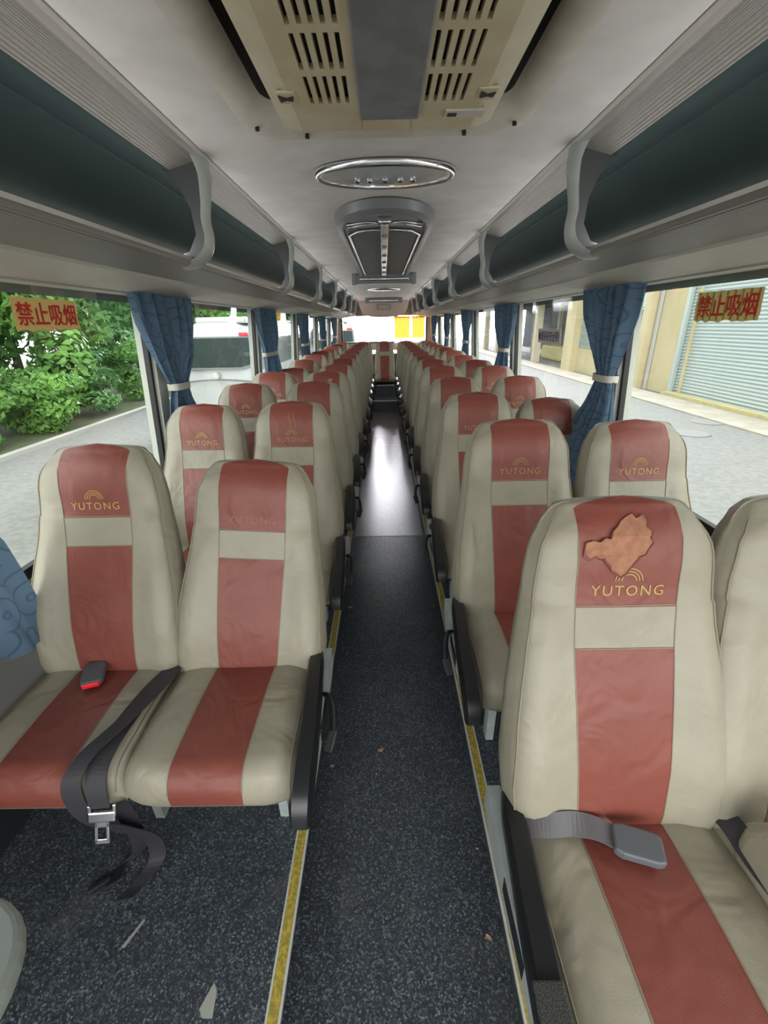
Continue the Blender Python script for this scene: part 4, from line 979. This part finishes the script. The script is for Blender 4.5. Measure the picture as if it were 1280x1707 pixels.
def tree(x, y, h, r, mt, label, cat='tree', name='broadleaf_tree', n=5000, seed=0, size=.16, low=.5, trunk=True, group=None, dens=10):
    rg = random.Random(seed); g = empty(name, (x, y, GZ)); tag(g, label, cat, group)
    C_, R_ = [], []
    for k in range(dens):
        a = rg.uniform(0, 2 * PI); q = r * rg.uniform(.1, .75); z = h * rg.uniform(low, .92); C_.append((q * math.cos(a), q * math.sin(a), z)); R_.append((r * rg.uniform(.3, .55),) * 2 + (h * rg.uniform(.10, .2),))
    V, Fc = leaves(n, C_, R_, size, seed + 50); V = V[:] ; V[:, 2] = np.maximum(V[:, 2], .02)
    me = bpy.data.meshes.new('foliage'); me.from_pydata(V.tolist(), [], Fc.tolist()); me.materials.append(M[mt]); me.update(); ob('foliage', me, g)
    if trunk:
        b = MB(); b.tube([(0, 0, 0), (.05, 0, h * .3), (-.05, .1, h * .6), (0, 0, h * .85)], [.13, .11, .07, .03], n=8)
        for k in range(4):
            c = C_[k]; b.tube([(0, 0, h * .4), (c[0] * .5, c[1] * .5, h * .5), c], [.06, .04, .02], n=6)
        b.build('trunk', M['bark'], g, smooth=True)
    return g
tg_ = 'trees and shrubs beyond the left kerb'
spec = [(-11.6, 6.5, 6.5, 2.4, 'leafB', 'dark leafy tree rising furthest left behind the first left window', .25), (-12.2, 10.5, 7.2, 2.8, 'leafA', 'bright green tree behind the notice on the left window', .25),
        (-11.8, 15.0, 7.0, 2.7, 'leafA', 'green tree beside the tied left curtain', .22), (-12.6, 19.5, 7.0, 2.8, 'leafB', 'dark tree behind the white coach on the left', .25),
        (-12.0, 25.0, 7.5, 3.0, 'leafB', 'tree further back along the left verge', .25), (-11.5, 31, 7.5, 3.0, 'leafA', 'farthest tree on the left verge', .25), (-16, 12, 9, 4, 'leafB', 'tall dark tree in the second line behind the left shrubs', .2), (-16, 22, 9, 4.5, 'leafB', 'tall tree in the second line behind the white coach', .2)]
for k, (x, y, h, r, m_, lab, low) in enumerate(spec): tree(x, y, h, r, m_, lab, n=9000, seed=k, size=.15, low=low, group=tg_, dens=16)
for k, (x, y, h, r, lab) in enumerate(((-21, 40, 9, 5, 'distant tree above the roof of the white coach, left one'), (-15, 44, 9, 5, 'distant tree above the roof of the white coach, middle one'), (-9.5, 47, 8.5, 4.5, 'distant tree above the roof of the white coach, right one'), (-16.5, 5.5, 8, 3.6, 'shaded tree filling the gaps behind the left notice'))):
    tree(x, y, h, r, 'leafB', lab, n=6000, seed=60 + k, size=.26, low=.12, group=tg_, dens=22)
shr = [(-9.9, 7.6, 2.3, 1.0, 'leafC', 'yellow-green feathery shrub in the lower corner of the left window', 6000), (-9.9, 10.2, 1.9, 1.2, 'leafA', 'low green shrub just right of the feathery one', 6000), (-10.0, 12.6, 2.0, 1.3, 'leafA', 'bushy shrub in the middle of the left verge', 6000),
       (-9.9, 15.2, 2.2, 1.3, 'leafB', 'darker shrub on the verge before the curtain', 5000), (-10, 18.5, 2.2, 1.4, 'leafA', 'shrub on the verge half hidden by the tied curtain', 4000), (-9.8, 5.2, 1.6, 1.1, 'leafA', 'low weeds nearest the bus on the left verge', 4000), (-10.0, 23, 2.4, 1.6, 'leafB', 'shrub beyond the parked coach', 3000)]
for k, (x, y, h, r, m_, lab, n) in enumerate(shr): tree(x, y, h, r, m_, lab, 'shrub', 'shrub', n=n, seed=30 + k, size=.085, low=.12, trunk=False, group=tg_, dens=18)
tree(14, 50, 7, 5, 'leafA', 'pale distant tree behind the rear window', n=3000, seed=80, size=.3, low=.3, group=tg_) if False else None
# parked coaches
def coach(x, y, label, w=2.4, h=2.8, L=9.0):
    g = empty('parked_coach', (x, y, GZ)); tag(g, label, 'coach', 'white coaches parked in the yard')
    hw = w / 2
    def sec(z): return interp(z, [.3, .5, 1.6, 2.35, 2.62, h], [hw - .06, hw, hw, hw - .08, hw - .25, hw - .75])
    zs = [.3, .5, 1.0, 1.6, 2.0, 2.35, 2.5, 2.62, 2.74, h]
    ring = [(sec(z), z) for z in zs]; loop = [(-a, b) for a, b in ring] + [(a, b) for a, b in reversed(ring)]
    V = []; n = len(loop); st = [(.12, .93), (.03, .98), (0.0, 1.0), (0, 1.0)]
    stations = [(0.10, .94), (.03, .975), (.0, .97), ]
    rows = [(0.0, .90), (.04, .96), (.12, .99), (.3, 1.0), (L - .3, 1.0), (L - .05, .96), (L, .9)]
    for (yy, f) in rows:
        for a, z in loop:
            bulge = -.10 * (1 - (a / hw) ** 2) if yy < .2 else 0
            slant = .10 * max(0, z - 1.3) if yy < .3 else 0
            V.append((a * f, yy + bulge + slant, .3 + (z - .3) * (1 - (1 - f) * .35)))
    Fc = [(k * n + j, k * n + (j + 1) % n, (k + 1) * n + (j + 1) % n, (k + 1) * n + j) for k in range(len(rows) - 1) for j in range(n)] + [tuple(range(n))[::-1], tuple((len(rows) - 1) * n + j for j in range(n))]
    ob('body', autosmooth(mdata('body', V, Fc, M['white']), 35), g)
    def fy(x, z): return -.10 * (1 - (x / hw) ** 2) + .10 * max(0, z - 1.3) + .0
    def patch(name, pts, m_, lift=.015, nx=14):
        # pts: list of (z, halfwidth)
        V = []; Fc = []
        for z, a in pts:
            for k in range(nx + 1): xx = -a + 2 * a * k / nx; V.append((xx, fy(xx, z) - lift, z))
        for i in range(len(pts) - 1):
            for k in range(nx): p = i * (nx + 1) + k; Fc.append((p, p + 1, p + nx + 2, p + nx + 1))
        ob(name, mdata(name, V, Fc, M[m_], smooth=True), g)
    patch('rear_window', [(1.62, .75), (1.68, .98), (1.9, 1.05), (2.2, 1.02), (2.40, 1.0)], 'coachwin')
    patch('window_border', [(1.57, .8), (1.63, 1.04), (1.9, 1.10), (2.44, 1.06)], 'greyline', .008)
    V = []
    b = MB()
    for k in range(14):
        xa = -1 + k / 7; xb = -1 + (k + 1) / 7; za = 1.18 + .08 * (1 - xa * xa) ; zb = 1.18 + .08 * (1 - xb * xb)
        b.add([(xa, fy(xa, za) - .02, za), (xb, fy(xb, zb) - .02, zb), (xb, fy(xb, zb) - .02, zb + .045), (xa, fy(xa, za) - .02, za + .045)], [(0, 1, 2, 3)])
    b.build('boot_seam', M['greyline'], g)
    for s in (-1, 1):
        MB().box((s * .88 - .13, -.05, 2.44), (s * .88 + .13, .05, 2.54), c=.02).build('marker_lamp', M['redplastic'], g, loc=(0, fy(.88, 2.5) + .03, 0))
        MB().box((s * 1.0 - .08, -.03, .8), (s * 1.0 + .08, .05, 1.1), c=.02).build('tail_lamp', M['redplastic'], g, loc=(0, fy(1.0, 1) + .0, 0))
        for yy in (1.8, L - 1.8):
            b = MB(); b.tube([(s * (hw - .25), yy, .48), (s * (hw + .01), yy, .48)], .48, n=24); b.build('wheel', M['tyre'], g)
        V = [(s * (hw + .01), .5, 1.5), (s * (hw + .01), L - .4, 1.5), (s * (hw - .07), L - .4, 2.35), (s * (hw - .07), .5, 2.35)]
        ob('side_window', mdata('side_window', V, [(0, 1, 2, 3)], M['coachwin']), g)
    b = MB(); b.tube([(0, -.14, 1.40), (0, -.10, 1.40)], .09, n=20); b.build('badge', M['chrome'], g)
    b = MB(); b.box((-.75, .9, h - .02), (.75, 3.6, h + .16), c=.06); b.build('roof_unit', M['white'], g)
    b = MB(); b.box((-.8, .15, 2.62), (.8, .2, 2.66)); b.build('roof_rail', M['greyline'], g)
    return g
coach(-4.85, 13.4, 'white coach with dark rear window and red marker lamp, seen through the second left window')
coach(-5.4, 25.5, 'white coach further back, glimpsed between the left curtains')
coach(-2.6, 24.0, 'white coach standing behind the bus, seen at the left of the rear window')
b = MB(); b.tube([(-12.2, 30, GZ), (-12.2, 30, 5)], .25, n=10); tag(b.build('yard_post', M['orangepaint']), 'orange-yellow post above the white coach roof', 'post')
# building on the right, front face X = 10.9
BX = 10.9
bd = empty('cream_building', (BX, 16, GZ)); tag(bd, 'cream rendered building with roller shutter and pilasters right of the yard', 'building')
def bpart(name, boxes, m_):
    b = MB()
    for a, c in boxes: b.box((a[0] - BX, a[1] - 16, a[2] - GZ), (c[0] - BX, c[1] - 16, c[2] - GZ))
    return b.build(name, M[m_], bd)
bpart('wall', [((BX, 17.6, GZ), (BX + .4, 27.8, 1.0 - 1.0 + -.0)), ((BX, 17.6, -.0), (BX + .4, 19.2, 4.2)), ((BX, 21.4, 0), (BX + .4, 22.0, 4.2)), ((BX, 17.6, 2.9), (BX + .4, 27.8, 4.2)), ((BX, 4.0, 2.9), (BX + .4, 17.6, 4.2)), ((BX, -6, GZ), (BX + .4, 4.6, 4.2)), ((BX, 17.0, GZ), (BX + 8, 17.01, 4.2))], 'render')
bpart('pilaster', [((BX - .35, 19.3, GZ), (BX + .1, 19.75, 4.2))], 'render')
bpart('pilaster', [((BX - .35, 26.6, GZ), (BX + .3, 27.9, 4.2))], 'render')
bpart('drainpipe', [((BX - .12, 19.05, GZ), (BX - .02, 19.15, 4.2))], 'polegrey')
bpart('kerb_edge', [((BX - .32, 4.6, GZ), (BX, 17.5, GZ + .13))], 'yellowkerb')
for (ya, yb) in ((19.75, 21.4), (22.0, 26.6)):
    bpart('window', [((BX + .15, ya, 0), (BX + .2, yb, 2.9))], 'teal')
    b = MB()
    n = int((yb - ya) / .13)
    for k in range(n + 1):
        y = ya + (yb - ya) * k / n; b.box((.02, y - 16 - .012, 1.25), (.05, y - 16 + .012, 3.0))
    for z in (1.3, 1.6, 2.0, 2.4, 2.75, 3.0): b.box((.02, ya - 16, z), (.05, yb - 16, z + .035))
    b.build('lattice', M['ironwork'], bd)
    bpart('window_bar', [((BX + .02, ya, 1.72), (BX + .12, yb, 1.82)), ((BX + .02, ya, 1.9), (BX + .12, yb, 1.94))], 'shutter')
# roller shutter: real corrugation
V = []; Fc = []; zs = np.arange(GZ + .1, 2.95, .028); n = len(zs)
for z in zs:
    x = BX + .12 + .022 * math.sin((z - GZ) / .112 * 2 * PI)
    V += [(x - BX, 4.6 - 16, z - GZ), (x - BX, 17.5 - 16, z - GZ)]
for k in range(n - 1): Fc.append((2 * k, 2 * k + 1, 2 * k + 3, 2 * k + 2))
ob('roller_shutter', mdata('roller_shutter', V, Fc, M['shutter'], smooth=True), bd)
bpart('shutter_guide', [((BX - .03, 17.42, GZ), (BX + .1, 17.6, 2.95))], 'shutter')
# open shed further back
sh = empty('open_shed', (BX + 2, 34, GZ)); tag(sh, 'dark open shed with pale columns beyond the cream building', 'shed')
b = MB(); b.box((3.5, -6, 0), (3.7, 22, 4.6)); b.build('back_wall', M['shed'], sh)
b = MB(); b.box((-2.6, -6, 3.9), (3.6, 22, 4.5)); b.build('roof', M['shed'], sh)
for y in (-.6, 5, 10.6, 16): MB().box((-2.3, y, 0), (-1.85, y + .5, 3.95)).build('column', M['render2'], sh)
for y in (2, 8, 13): MB().box((.2, y, 0), (.45, y + .3, 3.95)).build('column', M['render2'], sh)
tag(MB().box((12.3, 33, GZ), (13.5, 37, GZ + 1.0), c=.15).build('stacked_goods', M['yellowkerb']), 'yellow goods stacked inside the open shed', 'goods')
# manhole covers
for x, y, r, lab in ((9.0, 12.4, .42, 'dark round manhole cover on the apron edge'), (7.7, 11.1, .42, 'second manhole cover on the grey yard, nearer the bus')):
    b = MB(); b.tube([(x, y, GZ + .002), (x, y, GZ + (.05 if x > 9 else .012))], r, n=28); tag(b.build('manhole_cover', M['manhole']), lab, 'manhole cover', 'manhole covers in the yard')
# what shows behind the bus
for x, y, lab in ((1.0, 36, 'thin lamp post in the middle of the rear window'), (4.2, 30, 'thin post behind the orange curtains')):
    b = MB(); b.tube([(x, y, GZ), (x, y, 6)], .10, n=8); tag(b.build('lamp_post', M['polegrey']), lab, 'lamp post')
